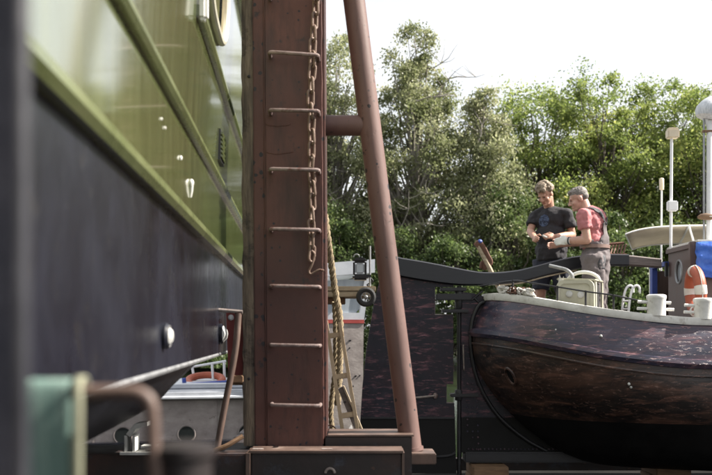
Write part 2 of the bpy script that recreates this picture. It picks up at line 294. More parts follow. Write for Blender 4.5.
def smooth_path(pts, k=6):            # Catmull-Rom
    pts = [Vector(p) for p in pts]; q = [pts[0] * 2 - pts[1]] + pts + [pts[-1] * 2 - pts[-2]]; out = []
    for i in range(1, len(q) - 2):
        for j in range(k):
            t = j / k; out.append(.5 * ((2 * q[i]) + (q[i + 1] - q[i - 1]) * t + (2 * q[i - 1] - 5 * q[i] + 4 * q[i + 1] - q[i + 2]) * t * t + (3 * q[i] - q[i - 1] - 3 * q[i + 1] + q[i + 2]) * t ** 3))
    return out + [pts[-1]]
def rope_strands(pts, r, turns_per_m=9, n=6):
    """three twisted strands along a path -> MB"""
    pts = smooth_path(pts, 14); mb = MB(); d = [0]
    for a, b in zip(pts, pts[1:]): d.append(d[-1] + (b - a).length)
    for s in range(3):
        q = []
        for i, p in enumerate(pts):
            t = (pts[min(i + 1, len(pts) - 1)] - pts[max(i - 1, 0)]).normalized(); A = t.orthogonal().normalized() if i == 0 else (A - t * A.dot(t)).normalized(); B = t.cross(A)
            a = 2 * math.pi * (s / 3 + d[i] * turns_per_m); q.append(p + (A * math.cos(a) + B * math.sin(a)) * r * .52)
        mb.tube(q, r * .56, n)
    return mb

# ================================================================== the setting
def sheet(name, x0, x1, y0, y1, z, m, nx=1, ny=1):
    mb = MB(); mb.grid([[Vector((x0 + (x1 - x0) * i / nx, y0 + (y1 - y0) * j / ny, z)) for j in range(ny + 1)] for i in range(nx + 1)])
    return tag(mb.build(name, m, smooth=False), kind='structure')
GZ, WZ = -0.2, -0.6
mb = MB().box((10, 3.35, GZ - .6), (60, 18.7, 1.2)); g = mb.build('dock_floor', 'ground_concrete', smooth=False)
tag(g, 'dark concrete floor of the repair dock', kind='structure')
mat_y = sheet('yard_ground', -900, 900, -900, 12.55, GZ - .25, 'yard_gravel'); tag(mat_y, 'boatyard ground around the dock')
mb = MB().box((10, 12.62, -.65), (60, .16, 1.2)); tag(mb.build('dock_wall', 'dock_steel', smooth=False), 'low dark wall at the water side of the dock', kind='structure')
w = sheet('water', -900, 900, 12.6, 900, WZ, 'water'); tag(w, 'dark green river water behind the moored boats')
mb = MB(); xs = np.linspace(-80, 110, 96); prof = [(38.2, WZ - .5), (38.5, WZ + .15), (39.3, WZ + .5), (42, WZ + .8), (60, WZ + 1.2), (900, WZ + 1.3)]
mb.grid([[Vector((x if y < 100 else x * 10, y + .5 * math.sin(x * .6) + .3 * math.sin(x * 1.7), z)) for y, z in prof] for x in xs])
tag(mb.build('far_bank', 'bank_soil'), 'grassy far bank of the river', kind='structure')

# ================================================================== trees
def leaf_mesh(name, cen, dirs, L, W, tone, material, parent):
    """cen (n,3) leaf centres; each leaf is one folded quad pair"""
    n = len(cen); d = dirs / np.linalg.norm(dirs, axis=1, keepdims=True)
    ref = RNG.normal(size=(n, 3)); s = np.cross(d, ref); s /= np.linalg.norm(s, axis=1, keepdims=True)
    L = L[:, None]; W = W[:, None]
    v = np.stack([cen - d * L * .5, cen + s * W * .5, cen + d * L * .5, cen - s * W * .5], 1).reshape(-1, 3) - np.array(ORIG[parent.name])
    me = bpy.data.meshes.new(name); me.vertices.add(4 * n); me.vertices.foreach_set('co', v.ravel().astype(np.float32))
    me.loops.add(4 * n); me.loops.foreach_set('vertex_index', np.arange(4 * n, dtype=np.int32))
    me.polygons.add(n); me.polygons.foreach_set('loop_start', np.arange(0, 4 * n, 4, dtype=np.int32)); me.polygons.foreach_set('loop_total', np.full(n, 4, np.int32))
    a = me.attributes.new('tone', 'FLOAT', 'FACE'); a.data.foreach_set('value', tone.astype(np.float32))
    me.update(calc_edges=True); me.validate(); me.materials.append(MATS[material])
    o = bpy.data.objects.new(name, me); COL.objects.link(o); o.parent = parent; return o

def tree(x, y, top, rx, label, leafm, barkm, nclump, per, csize, lsize, low=.18, droop=0., dead=0, name='tree', group='trees on the far bank', round_=1.0, ry=None):
    z0 = WZ + .55; H = top - z0; ry = ry or rx * .9
    t = thing(name, (x, y, z0), label, 'tree', group)
    base = Vector((x, y, z0 - .3)); lean = Vector((random.uniform(-.5, .5), random.uniform(-.3, .3), 0))
    tr = MB(); tp = []; rs = []
    for i in range(9):
        k = i / 8; tp.append(base + lean * k * k + Vector((.12 * math.sin(k * 7 + x), .1 * math.cos(k * 6 + x), k * H * .86))); rs.append((.30 * (1 - k) ** .8 + .03) * H / 13)
    rs[0] *= 1.5; tr.tube(tp, rs, 8)
    cen = []; cz = z0 + H * (low + (1 - low) * .5); hz = H * (1 - low) * .5
    while len(cen) < nclump:
        q = RNG.normal(size=3); q /= np.linalg.norm(q); r_ = RNG.uniform(.25, 1) ** .55
        env = 1 - .42 * max(0, q[2]) ** 2 * (2 - round_) - .12 * math.sin(q[0] * 5 + x) * math.cos(q[1] * 4 + q[2] * 5 + x)
        c = np.array((q[0] * rx * r_ * env, q[1] * ry * r_ * env, q[2] * hz * r_))
        cen.append((c[0] + x + lean.x * .6, c[1] + y, c[2] + cz))
    cen = np.array(cen)
    for c in cen:
        c_ = Vector(c); k = min(.97, max(.16, (c_.z - z0) / H * .72)); i = int(k * 8); a = tp[i].lerp(tp[min(8, i + 1)], k * 8 - i)
        r0 = rs[i] * random.uniform(.22, .42); mid = a.lerp(c_, .5) + Vector((random.uniform(-.3, .3), random.uniform(-.3, .3), random.uniform(.0, .5)))
        tr.tube([a, a.lerp(mid, .5) + Vector((random.uniform(-.1, .1), 0, .12)), mid, mid.lerp(c_, .55) + Vector((random.uniform(-.15, .15), 0, random.uniform(-.1, .1))), c_], [r0, r0 * .8, r0 * .6, r0 * .4, .012], 5)
    tr.build('trunk', barkm, t)
    if dead:
        db = MB()
        for _ in range(dead):
            c_ = Vector(cen[RNG.integers(len(cen))]); p = [c_]; d = Vector((random.uniform(-1, 1), random.uniform(-.8, -.1), random.uniform(-.3, .55))).normalized()
            for _k in range(5): d = (d + Vector((random.uniform(-.35, .35), random.uniform(-.2, .2), random.uniform(-.35, .35)))).normalized(); p.append(p[-1] + d * .42)
            db.tube(p, [.034, .028, .023, .018, .013, .006], 4)
            for _k in range(4):
                j = random.randrange(1, 5); e = Vector((random.uniform(-1, 1), random.uniform(-.5, .5), random.uniform(-.3, 1))).normalized(); db.tube([p[j], p[j] + e * .4, p[j] + e * .7 + Vector((random.uniform(-.1, .1), 0, .1))], [.016, .011, .006], 4)
        db.build('bare_branches', 'bark_pale', t)['kind'] = 'stuff'
    per = int(per * 1.3); n = nclump * per; ci = RNG.integers(0, nclump, n); cs = csize * RNG.uniform(.55, 1.35, nclump)
    q = RNG.normal(size=(n, 3)); q /= np.linalg.norm(q, axis=1, keepdims=True); rr = RNG.uniform(0, 1, n) ** .42
    # leaves hang on sub-twigs: snap towards a few random rays in each clump so the clump has fingers and holes
    rays = RNG.normal(size=(nclump, 11, 3)); rays /= np.linalg.norm(rays, axis=2, keepdims=True); pick = rays[ci, RNG.integers(0, 11, n)]
    q = q * .38 + pick * .8
    pos = cen[ci] + q * rr[:, None] * cs[ci][:, None] * np.array((1.15, 1.15, .8)); pos[:, 2] -= droop * rr ** 2 * cs[ci] * RNG.uniform(0, 1.6, n)
    pos[:, 2] = np.maximum(pos[:, 2], z0 + .2)
    d = RNG.normal(size=(n, 3)); d[:, 2] -= .3 + droop * 1.2
    ct = RNG.uniform(0, 1, nclump); tone = np.clip(.46 * ct[ci] + RNG.uniform(0, .48, n) + .10 * (RNG.uniform(0, 1, n) > .93), 0, 1)
    L = lsize * RNG.uniform(.6, 1.35, n); cr = leaf_mesh('crown', pos, d, L, L * RNG.uniform(.38, .62, n), tone, leafm, t); cr['kind'] = 'stuff'
    return t
def utree(u, vtop, Y, rpx, **k):
    p = P(u, vtop, Y); return tree(p.x, Y, p.z, rpx / F * Y, **k)
W_ = dict(leafm='leaf_willow', barkm='bark_pale', csize=.88, lsize=.140, droop=.35, round_=.8)
A_ = dict(leafm='leaf_acacia', barkm='bark', csize=.92, lsize=.145, round_=1.9)
utree(238, 60, 44, 60, label='leafy silver-green tree hidden behind the red column and green hull', nclump=80, per=200, low=.06, **W_)
utree(334, 28, 44, 74, label='leafy silver-green tree behind the red column and brace pipe', nclump=175, per=280, dead=4, low=.06, **W_)
utree(418, 24, 43, 66, label='tall silver-leaved tree with bare grey branches sticking out of its crown', nclump=180, per=280, dead=34, low=.05, **W_)
utree(480, 84, 41.5, 46, label='lower pale willow-like tree between the tall silver tree and the acacias', nclump=120, per=270, dead=16, low=.02, **W_)
utree(540, 74, 45, 84, label='airy yellow-green acacia rising above the two men', nclump=175, per=255, low=.10, **A_)
utree(604, 70, 44, 82, label='airy yellow-green acacia behind the antenna poles and canopy', nclump=165, per=255, low=.10, **A_)
utree(668, 80, 45.5, 82, label='yellow-green acacia between the antenna poles and the white mast', nclump=155, per=255, low=.08, **A_)
utree(718, 80, 43, 74, label='yellow-green acacia behind the grey shell lamp on the white mast', nclump=150, per=265, low=.06, **A_)
utree(815, 88, 44, 72, label='yellow-green acacia at the end of the tree row past the mast', nclump=80, per=280, low=.10, **A_)
utree(920, 84, 45, 72, label='broad outermost acacia of the tree row on the far bank', nclump=80, per=260, low=.10, **A_)
D_ = dict(leafm='leaf_dark', barkm='bark', csize=.75, lsize=.14, droop=.15, name='shrub', group='shrubs on the far bank', low=-.05)
for u, vt, Y, r, lab in [(140, 350, 40, 45, 'low green shrub at the water edge seen under the lifted green hull'), (215, 345, 40, 45, 'low green shrub at the water edge behind the white rail with lifebuoy'),
        (330, 190, 40.5, 48, 'dark shrub above the white wheelhouse roof'), (395, 215, 40, 44, 'dark shrub behind the brace pipe and rudder head'),
        (452, 205, 40, 40, 'dark shrub above the middle of the black tiller'), (505, 170, 40.5, 40, 'dark shrub left of the man in black'),
        (560, 190, 40, 42, 'dark shrub behind the heads of the two men'), (622, 195, 40, 40, 'dark shrub right of the man in overalls'),
        (678, 200, 40, 42, 'dark shrub behind the wheelhouse canopy'), (740, 195, 40, 45, 'dark shrub past the wheelhouse at the end of the row')]:
    utree(u, vt, Y, r, label=lab, nclump=46, per=260, **D_)

# ================================================================== moored boat across the back
YB = 13.4
bt = thing('moored_boat', (-2.5, YB, WZ), 'old moored motor boat with grey low cabin, portholes and white wheelhouse', 'boat')
# hull
st = [(-7.2, .15), (-6.6, .75), (-5.5, 1.15), (-3, 1.3), (-1, 1.3), (.1, 1.15), (.42, .95)]
YC = YB + 1.35
mb = MB(); lv = [(.06, -.02), (-.3, 0), (WZ - .35, -.25)]
for sgn in (-1, 1): mb.grid([[Vector((x, YC + sgn * max(.05, w_ + dw), z)) for z, dw in lv] for x, w_ in st])
mb.grid([[Vector((x, YC - w_ + .02, .06)), Vector((x, YC + w_ - .02, .06))] for x, w_ in st])
mb.grid([[Vector((.42, YC - .93, z)), Vector((.42, YC + .93, z))] for z in (.06, WZ - .35)])
mb.build('hull', 'hull_black', bt)
bt.rotation_euler = (0, 0, R(12))
# low cabin trunk with portholes
mb = MB().box((-2.9, YC, .33), (4.4, 2.2, .62), bev=.03); trunk = mb.build('low_cabin', 'cabin_pale', bt)
mb = MB().box((-2.9, YC, .70), (4.6, 2.36, .12), bev=.03); mb.box((-2.9, YC, .79), (4.3, 1.9, .08), bev=.03); mb.build('coach_roof', 'boat_white', bt)
yf = YC - 1.1
for u in (66, 128, 190, 250, 300):
    c = P(u, 434, yf)
    o = MB().lathe(c, [(.105, 0), (.132, 0), (.132, .02), (.12, .035), (.105, .03)], (0, -1, 0), 24).build('porthole', 'cabin_grey', bt)
    MB().lathe(c + Vector((0, -.0315, 0)), [(.106, 0), (.106, .004)], (0, -1, 0), 24).build('pane', 'glass_dark', o)
for u in (100, 222):     # plate joints
    p = P(u, 430, yf); MB().box((p.x, yf - .006, .33), (.03, .016, .58)).build('joint_strip', 'cabin_grey', bt)
mb = MB(); q = P(80, 402, yf - .1); mb.tube([Vector((-5.0, yf - .09, .66)), Vector((-.7, yf - .09, .66))], .022, 6); mb.build('rubbing_moulding', 'boat_white', bt)
mb = MB().tube([P(140, 389, YC - .5), P(205, 384, YC - .5), P(262, 381, YC - .5)], .022, 8); mb.tube([P(197, 388, YC - .5), P(196, 378, YC - .5)], .03, 6); mb.build('handrail', 'blue_paint', bt)
# wheelhouse
wy = YB + .05
def wq(u, v, d=0): return P(u, v, wy) + Vector((0, d, 0))
mb = MB(); mb.prism([wq(286, 470), wq(367.5, 470), wq(369, 322), wq(286, 322)], (0, 1.9, 0)); mb.build('wheelhouse_side', 'cabin_pale', bt, smooth=False)
mb = MB().prism([wq(286, 323, -.012), wq(369.5, 323, -.012), wq(369.5, 319.5, -.012), wq(286, 319.5, -.012)], (0, 1.92, 0)); mb.build('red_stripe', 'boat_red', bt, smooth=False)
# white window wall built as a frame round the opening
mb = MB(); fr = [(286, 319.2), (369.4, 319.2), (374, 290), (376.5, 270), (286, 276)]
mb.prism([wq(286, 319.2), wq(369.4, 319.2), wq(370.4, 312), wq(286, 312)], (0, 1.9, 0))
mb.prism([wq(365, 312), wq(370.4, 312), wq(376, 274), wq(370, 276)], (0, .07, 0)); mb.prism([wq(286, 312), wq(306, 312), wq(306, 280), wq(286, 282)], (0, .07, 0))
mb.build('window_wall', 'boat_white', bt, smooth=False)
o = MB().prism([wq(306, 312, .03), wq(361, 312, .03), wq(365, 308, .03), wq(370, 276, .03), wq(306, 281, .03)], (0, .012, 0)).build('window', 'glass_pale', bt, smooth=False)
MB().prism([wq(338, 312, .0), wq(341, 312, .0), wq(341, 278, .0), wq(338, 278, .0)], (0, .025, 0)).build('mullion', 'boat_white', o, smooth=False)
mb = MB(); p0, p1 = wq(280, 279, -.12), wq(379, 270.5, -.12); hgt = Vector((0, 0, .19))
mb.prism([p0, p1, p1 + hgt, p0 + hgt * .95], (0, 2.2, 0)); mb.build('roof', 'boat_white', bt)
mb = MB(); rr_ = random.Random(3)
for i in range(16):
    p = wq(335 + rr_.random() * 30, 335 + rr_.random() * 90); mb.ball(p, .012, 6)
mb.build('bolts', 'black_iron', bt)['kind'] = 'stuff'
# white guard rail with its lifebuoy on the coach roof, red board
gr = thing('guard_rail', (P(207, 392, YC).x, YC + .2, .83), 'small white tube rail standing on the grey cabin roof', 'rail')
yg = YC + .2
def gq(u, v, d=0): return P(u, v, yg) + Vector((0, d, 0))
for a, b in [((192, 366), (197, 393.5)), ((212, 364), (214, 393)), ((224, 362), (225, 393))]: MB().tube([gq(*a), gq(*b)], .02, 8).build('upright', 'white_metal', gr)
for a, b in [((191, 367), (226, 361)), ((194, 386), (226, 381))]: MB().tube([gq(*a), gq(*b)], .018, 8).build('crossbar', 'white_metal', gr)
lb = thing('lifebuoy', gq(207, 380, -.1), 'faded orange lifebuoy lying flat behind the white rail', 'lifebuoy')
MB().tube(arc(gq(207, 380, -.18), .26, 0, 2 * math.pi * 31 / 32, 31, Vector((1, 0, 0)), Vector((0, .96, .28))), .055, 10, closed=True).build('ring', 'orange_buoy', lb)
MB().tube(arc(gq(207, 380, -.18), .26, -1.9, -1.5, 6, Vector((1, 0, 0)), Vector((0, .96, .28))), .058, 10).build('band', 'buoy_band', lb)
rb = thing('red_fender_plate', (-.64, 5.16, 1.34), 'dark red steel fender plate with white fitting beside the timber fender', 'plate')
MB().prism([Vector((-.668, 5.12, 1.345)), Vector((-.592, 5.12, 1.345)), Vector((-.590, 5.12, 1.69)), Vector((-.680, 5.12, 1.69))], (0, .07, 0)).build('plate', 'dark_red', rb, smooth=False)
MB().lathe((-.655, 5.12, 1.665), [(.016, 0), (.015, .006), (.008, .012)], (0, -1, 0), 14).build('fitting', 'white_metal', rb)
MB().box((-.60, 5.17, 1.33), (.13, .06, .04), bev=.004).build('arm', 'brown_wood', rb)

# ================================================================== the green and black boat on the left
gb = thing('green_boat', (-2.0, 3, .9), 'big glossy green boat with scuffed black lower hull lifted close to the red column', 'boat')
def hx(y): return -.4 - .058 * y - (.10 * (y - 7.6) ** 2 if y > 7.6 else 0)
YS = list(np.linspace(-2.5, 1.0, 6)) + list(np.linspace(1.3, 7.6, 30)) + list(np.linspace(7.8, 10.0, 9))
def hp(y, z, off=0): return Vector((hx(y) + off + (.05 * max(0, z - 2.3) / 1.2), y, z))
def kb(y): t = min(1, max(0, (4.5 - y) / .8)); return t * t * (3 - 2 * t)
def band(z0, z1, n, y0=None, y1=None): return [[hp(y, z0 + (z1 - z0) * j / n) for j in range(n + 1)] for y in YS if (y0 is None or y >= y0 - 1e-6) and (y1 is None or y <= y1 + 1e-6)]
mb = MB().grid(band(1.965, 2.81, 6)); mb.build('green_side', 'green_paint', gb)
# bulwark strake with an oval mooring port cut through it
OY0, OY1, OZ0, OZ1 = 3.7, 4.85, 2.81, 3.47
mb = MB(); ya = [y for y in YS if y < OY0] + [OY0]; yb = [OY1] + [y for y in YS if y > OY1]
mb.grid([[hp(y, OZ0 + (OZ1 - OZ0) * j / 4) for j in range(5)] for y in ya]); mb.grid([[hp(y, OZ0 + (OZ1 - OZ0) * j / 4) for j in range(5)] for y in yb])
NP = 48; outer = []; inner = []; cy, cz_ = (OY0 + OY1) / 2, 3.165; hw, hh = .44, .27
for k in range(NP):
    a = 2 * math.pi * k / NP; c_, s_ = math.cos(a), math.sin(a); m_ = max(abs(c_), abs(s_))
    outer.append(hp(cy + c_ / m_ * (OY1 - OY0) / 2, (OZ0 + OZ1) / 2 + s_ / m_ * (OZ1 - OZ0) / 2))
    e = (abs(c_) ** 3 + abs(s_) ** 3) ** (-1 / 3); inner.append(hp(cy + c_ * e * hw, cz_ + s_ * e * hh * .92))
mb.grid([outer + outer[:1], inner + inner[:1]]); mb.grid(band(OZ1, 4.5, 4)); mb.build('green_bulwark', 'green_paint', gb)
o = MB().tube([p + Vector((.012, 0, 0)) for p in inner], .02, 10, closed=True).build('port_rim', 'cream_paint', gb)
MB().grid([[p + Vector((-.02, 0, 0)) for p in inner + inner[:1]], [p + Vector((-.07, 0, 0)) for p in inner + inner[:1]]]).build('port_tunnel', 'green_trim', o)
MB().box((hx(cy) - .045, cy, cz_), (.02, 1.2, .75), (0, 0, math.atan(.058))).build('inner_panel', 'beige_plastic', gb)
mb = MB().grid(band(1.475, 1.965, 5)); mb.build('black_side', 'hull_black', gb)
mb = MB().grid([[hp(y, 1.475), hp(y, 1.475 - .065 * kb(y), -.06), hp(y, 1.475 - .145 * kb(y), -.13), hp(y, 1.475 - .195 * kb(y), -.21)] for y in YS]); mb.grid([[hp(y, 1.475 - .195 * kb(y), -.21), Vector((hx(y) - 1.5, y, 1.46 - .26 * kb(y))), Vector((hx(y) - 3.0, y, 1.28)), Vector((hx(y) - 3.2, y, 1.5)), Vector((hx(y) - 3.2, y, 4.5)), hp(y, 4.5)] for y in YS]); mb.build('hull_bottom', 'hull_black', gb)
sec = [(0, -.026), (.03, -.024), (.042, -.008), (.042, .01), (.03, .024), (0, .028)]
for z, y0, mt in ((1.99, -2.5, 'green_trim'), (2.325, -2.5, 'green_trim'), (2.785, 3.62, 'green_trim'), (3.5, -2.5, 'green_trim')):
    k = .8 if z > 2.1 else 1.0
    MB().sweep([hp(y, z, -.006) for y in ([y0] + [y for y in YS if y > y0])], [(a * k, b * k) for a, b in sec]).build('rubbing_strake', mt, gb)
MB().sweep([hp(y, 1.478, -.012) for y in YS], [(0, -.009), (.012, -.008), (.016, 0), (.012, .008), (0, .009)]).build('chine_bar', 'grey_metal', gb)
MB().box(hp(3.64, 2.80, .02), (.04, .05, .10), bev=.012).build('strake_end_cap', 'white_paint', gb)
for u, v, r in ((163, 336, .030), (219.5, 334, .040)):
    a = (u - UC) / F + .058; y = -.4 / a; z = EYE + (VH - v) / F * y; c = hp(y, z)
    o = MB().lathe(c, [(r * 1.05, 0), (r * 1.05, .02), (r * .92, r * .6), (r * .55, r * .95), (r * .1, r * 1.05)], (1, 0, 0), 18).build('hull_anode', 'zinc', gb)
    MB().lathe(c, [(r * 1.3, 0), (r * 1.3, .012), (r * 1.0, .02)], (1, 0, 0), 18).build('base_ring', 'hull_black', o)
for u, v, s_ in ((190, 183, .62), (180, 158, .34), (164.5, 128, .20), (161, 119, .18)):
    a = (u - UC) / F + .058; y = -.4 / a; z = EYE + (VH - v) / F * y; c = hp(y, z)
    mb = MB().ball(c + Vector((.008 * s_, 0, 0)), (.016 * s_, .02 * s_, .024 * s_), 10); s_ > .5 and mb.tube([c + Vector((.01 * s_, 0, 0)), c + Vector((.008 * s_, .004, -.05 * s_)), c + Vector((.004 * s_, .002, -.085 * s_))], [.012 * s_, .008 * s_, .003], 8); mb.build('drain_spout', 'white_paint', gb)
a = (218.5 - UC) / F + .058; y = -.4 / a; c = hp(y, EYE + (VH - 148) / F * y)
o = MB().box(c, (.02, .22, .15), (0, 0, math.atan(.058))).build('vent_grille', 'black_iron', gb)
for k in range(6): MB().box(c + Vector((.014, 0, -.055 + .022 * k)), (.014, .2, .010), (0, R(30), math.atan(.058))).build('louvre', 'green_trim', o)
mb = MB()
for y in np.linspace(-2, 6.5, 8): mb.box((hx(y) - .9, y, 1.12), (.5, .12, .2))

# ================================================================== dock steel: cross beam, column, brace
BZ = 0.985
cb = thing('dock_beam', (-1.2, 5.5, GZ), 'dark rusty steel cross beam carrying the red column and the lifted boat', 'beam')
MB().box((-.40, 5.66, BZ - .28), (.62, 1.3, .56), bev=.01).build('web_box', 'dock_steel', cb)
MB().box((-2.2, 5.17, BZ - .285), (2.96, .32, .55), bev=.01).build('web_arm', 'dock_steel', cb)
x0, x1 = P(251, 452, 4.78).x, P(402, 452, 4.78).x; zt = P(0, 452.5, 4.78).z
MB().box(((x0 + x1) / 2, 4.78 + .1, zt - .25), (x1 - x0, .2, .5), bev=.006).build('front_box', 'dock_steel', cb)
MB().box(((x0 + x1) / 2, 4.78 + .08, zt + .004), (x1 - x0 + .012, .19, .012)).build('top_flange', 'worn_bar', cb)
MB().box((x1 + .006, 4.78 + .09, zt - .25), (.012, .2, .5)).build('end_plate', 'worn_bar', cb)
MB().box((x0 - 1.3, 4.80 + .1, zt - .26), (2.56, .2, .5), bev=.006).build('side_box', 'dock_steel', cb)
MB().box((x0 - .012, 4.76 + .1, zt - .25), (.02, .22, .5)).build('splice_plate', 'worn_bar', cb)
for u in (258, 327): MB().box(P(u, 450.5, 4.84), (.06, .05, .02), bev=.004).build('weld_lug', 'pale_steel', cb)
MB().tube(arc(P(330, 473, 4.77), .022, 0, math.pi, 10), .007, 8).build('lifting_eye', 'pale_steel', cb)
xa, xb = P(322, 436, 5.0).x, P(412, 436, 5.0).x; za = P(0, 436.5, 5.0).z
MB().box(((xa + xb) / 2, 5.16, za - .13), (xb - xa, .30, .26), bev=.006).build('raised_box', 'dock_steel', cb)
MB().box(((xa + xb) / 2 + .02, 5.16, za + .004), (xb - xa - .02, .31, .008)).build('raised_flange', 'worn_bar', cb)
MB().box(P(421, 457.5, 5.08) + Vector((0, .05, 0)), (.15, .22, .055), bev=.005).build('foot_plate', 'worn_bar', cb)
for x in (-3.2, -1.0, -.05): MB().box((x, 5.6, (GZ + .42) / 2), (.3, .5, .42 - GZ - .0)).build('support_leg', 'dock_steel', cb)

cl = thing('steel_column', (P(290, 0, 5).x, 5.17, BZ), 'tall dark red steel column with welded ladder rungs', 'column')
cl.rotation_euler = (0, R(-.3), 0)
xl, xr = P(254.5, 0, 5).x, P(326.5, 0, 5).x; zb, ztp = BZ - .02, 4.6
MB().box(((xl + xr) / 2, 5.18, (zb + ztp) / 2), (xr - xl, .34, ztp - zb), bev=.006).build('shaft', 'red_oxide', cl)
xs0, xs1 = P(267, 0, 4.985).x, P(322.5, 0, 4.985).x
MB().box(((xs0 + xs1) / 2, 5.004, (zb + ztp) / 2), (xs1 - xs0, .016, ztp - zb - .03), bev=.003).build('front_plate', 'red_oxide', cl)
for u, w_ in ((266.3, .006), (323.2, .005)):
    q = []; 
    for i in range(70): q.append(Vector((P(u, 0, 5).x + random.uniform(-.0015, .0015), 5.008, zb + .05 + (ztp - zb - .1) * i / 69)))
    MB().tube(q, [w_ * random.uniform(.7, 1.2) for _ in q], 6).build('weld_seam', 'red_oxide', cl)
for zj in (P(0, 152, 5).z, P(0, 124, 5).z, 3.9):
    q = [Vector((xs0 + (xs1 - xs0) * i / 20, 4.996, zj + random.uniform(-.003, .003) - .012 * math.sin(i / 3))) for i in range(int(random.uniform(9, 21)))]
    MB().tube(q, .003, 5).build('weld_seam', 'red_oxide', cl)
rung_v = [-64, -6, 52, 110, 169, 229, 286, 345, 405]
for i, v in enumerate(rung_v):
    a, b, c = P(271, v, 4.90), P(320, v + (1 if v > 100 else 3), 4.90), .1
    q = [a + Vector((.0, .1, .0)), a + Vector((0, .02, 0)), a + Vector((.006, .005, 0)), a + Vector((.02, 0, 0)), b - Vector((.02, 0, 0)), b + Vector((-.006, .005, 0)), b + Vector((0, .02, 0)), b + Vector((0, .1, 0))]
    o = MB().tube(q, .0098, 10).build('rung', 'rung_steel', cl)
fd = thing('timber_fender', (P(248, 0, 5).x, 5.1, BZ), 'weathered grey timber fender board fixed up the side of the red column', 'fender')
f0, f1 = P(242.0, 0, 5.0).x, P(253.6, 0, 5.0).x; mb = MB(); zz = np.linspace(BZ + .02, 4.5, 60); G = []
for z in zz:
    d0, d1 = random.uniform(-.004, .004), random.uniform(-.002, .003); ln = (z - 2) * -.005
    G.append([Vector((f0 + d0 + ln, 5.02 + random.uniform(-.003, .003), z)), Vector(((f0 + f1) / 2 + ln, 5.012 + random.uniform(-.003, .004), z)), Vector((f1 - d1 + ln, 5.018 + random.uniform(-.003, .003), z)), Vector((f1 + ln - .001, 5.25, z)), Vector((f0 + d0 + ln, 5.25, z)), Vector((f0 + d0 + ln, 5.02, z))])
mb.grid(G); mb.build('board', 'fender_wood', fd, ang=60)
for z in (1.35, 2.9): MB().lathe(((f0 + f1) / 2 + .004, 5.014, z), [(.008, 0), (.008, .003), (.004, .006)], (0, -1, 0), 6).build('bolt_head', 'black_iron', fd)

br = thing('brace_pipe', P(409, 452, 5.16), 'inclined pinkish red steel brace pipe tied to the column', 'pipe')
pa, pb = P(351.5, -60, 5.16), P(411.5, 453, 5.16); pa = P(346.5, -60, 5.16)
q = [pa.lerp(pb, i / 30) for i in range(31)]
MB().tube(q, .0575, 28).build('main_tube', 'pipe_oxide', br)
ya, yb = P(324, 125.5, 5.17), P(369, 125.5, 5.17); MB().tube([ya, yb], .054, 24).build('tie_tube', 'pipe_oxide', br)
d_ = (pb - pa).normalized(); c = P(369, 125.5, 5.16)
MB().tube([ya + Vector((.004, 0, 0)), ya + Vector((.012, 0, 0))], .060, 24).build('weld_ring', 'pipe_oxide', br)
MB().tube([pb + d_ * -.03, pb + d_ * -.012], .066, 24).build('foot_weld', 'pipe_oxide', br)

# chain: a link mesh shared by all links
ch = thing('hanging_chain', P(312, 260, 4.95), 'rusty link chain hanging down behind the ladder rungs', 'chain')
lm = MB(); hl, wl = .0245, .0165; pts = arc((0, 0, hl), wl, 0, math.pi, 8) + arc((0, 0, -hl), wl, math.pi, 2 * math.pi, 8); lm.tube(pts, .0068, 8, closed=True)
link0 = None; v = -70; i = 0; pitch = .0655
z = P(0, -70, 4.95).z
while z > P(0, 254, 4.95).z:
    vv = VH - (z - EYE) / 4.95 * F
    u = np.interp(vv, [-70, 0, 40, 60, 100, 200, 260], [317.5, 315.8, 313.5, 312, 311, 312.2, 311.4]) + .5 * math.sin(i * 1.3)
    if link0 is None:
        ORIG_save = ORIG[ch.name]; link0 = MB(); link0.v = [p + ORIG_save for p in lm.v]; link0.f = lm.f; link0 = link0.build('link', 'chain_steel', ch); o = link0
    else: o = link0.copy(); COL.objects.link(o)
    o.location = P(u, vv, 4.95) - ORIG[ch.name]; o.rotation_euler = (random.uniform(-.05, .05), random.uniform(-.12, .12), R(38 if i % 2 else -52) + random.uniform(-.2, .2))
    z -= pitch; i += 1
hk = [P(*p, 4.95) for p in ((311, 250), (314.6, 254), (313.5, 260), (311.5, 266), (309, 271), (310.5, 274), (314, 272.5), (319, 269.8), (324, 270.6))]
MB().tube(smooth_path(hk, 4), .0058, 8).build('end_hook', 'chain_steel', ch)

# ---- things standing behind the column
rp = thing('thick_rope', P(335, 300, 5.75), 'thick golden brown twisted rope hanging behind the red column', 'rope')
rope_strands([P(325, 215, 5.7), P(328, 240, 5.7), P(331, 262, 5.75), P(335, 290, 5.8), P(339.5, 315, 5.8), P(340.5, 345, 5.8), P(339, 380, 5.8), P(337.5, 405, 5.8)], .020).build('hanging_part', 'rope_fibre', rp)
rope_strands([P(334.5, 302, 5.84), P(335.5, 330, 5.84), P(335, 370, 5.84), P(331, 410, 5.84), P(333, 436, 5.84)], .016).build('return_part', 'rope_fibre', rp)
gy = 6.0
gw = thing('wheeled_gangway', P(345, 297, gy), 'pale wooden gangway end with small black wheel jutting from the column', 'gangway')
for v0, v1, uu in ((286.2, 291, 376), (291.6, 297, 374.5)):
    a, b = P(270, v1, gy), P(uu, v0, gy); MB().box(((a.x + b.x) / 2, gy + .16, (a.z + b.z) / 2), (b.x - a.x, .32, b.z - a.z), bev=.004).build('plank', 'pale_wood', gw)
a, b = P(300, 303.5, gy + .02), P(345, 297.2, gy + .02); MB().box(((a.x + b.x) / 2, gy + .17, (a.z + b.z) / 2), (b.x - a.x, .22, b.z - a.z), bev=.004).build('block', 'brown_wood', gw)
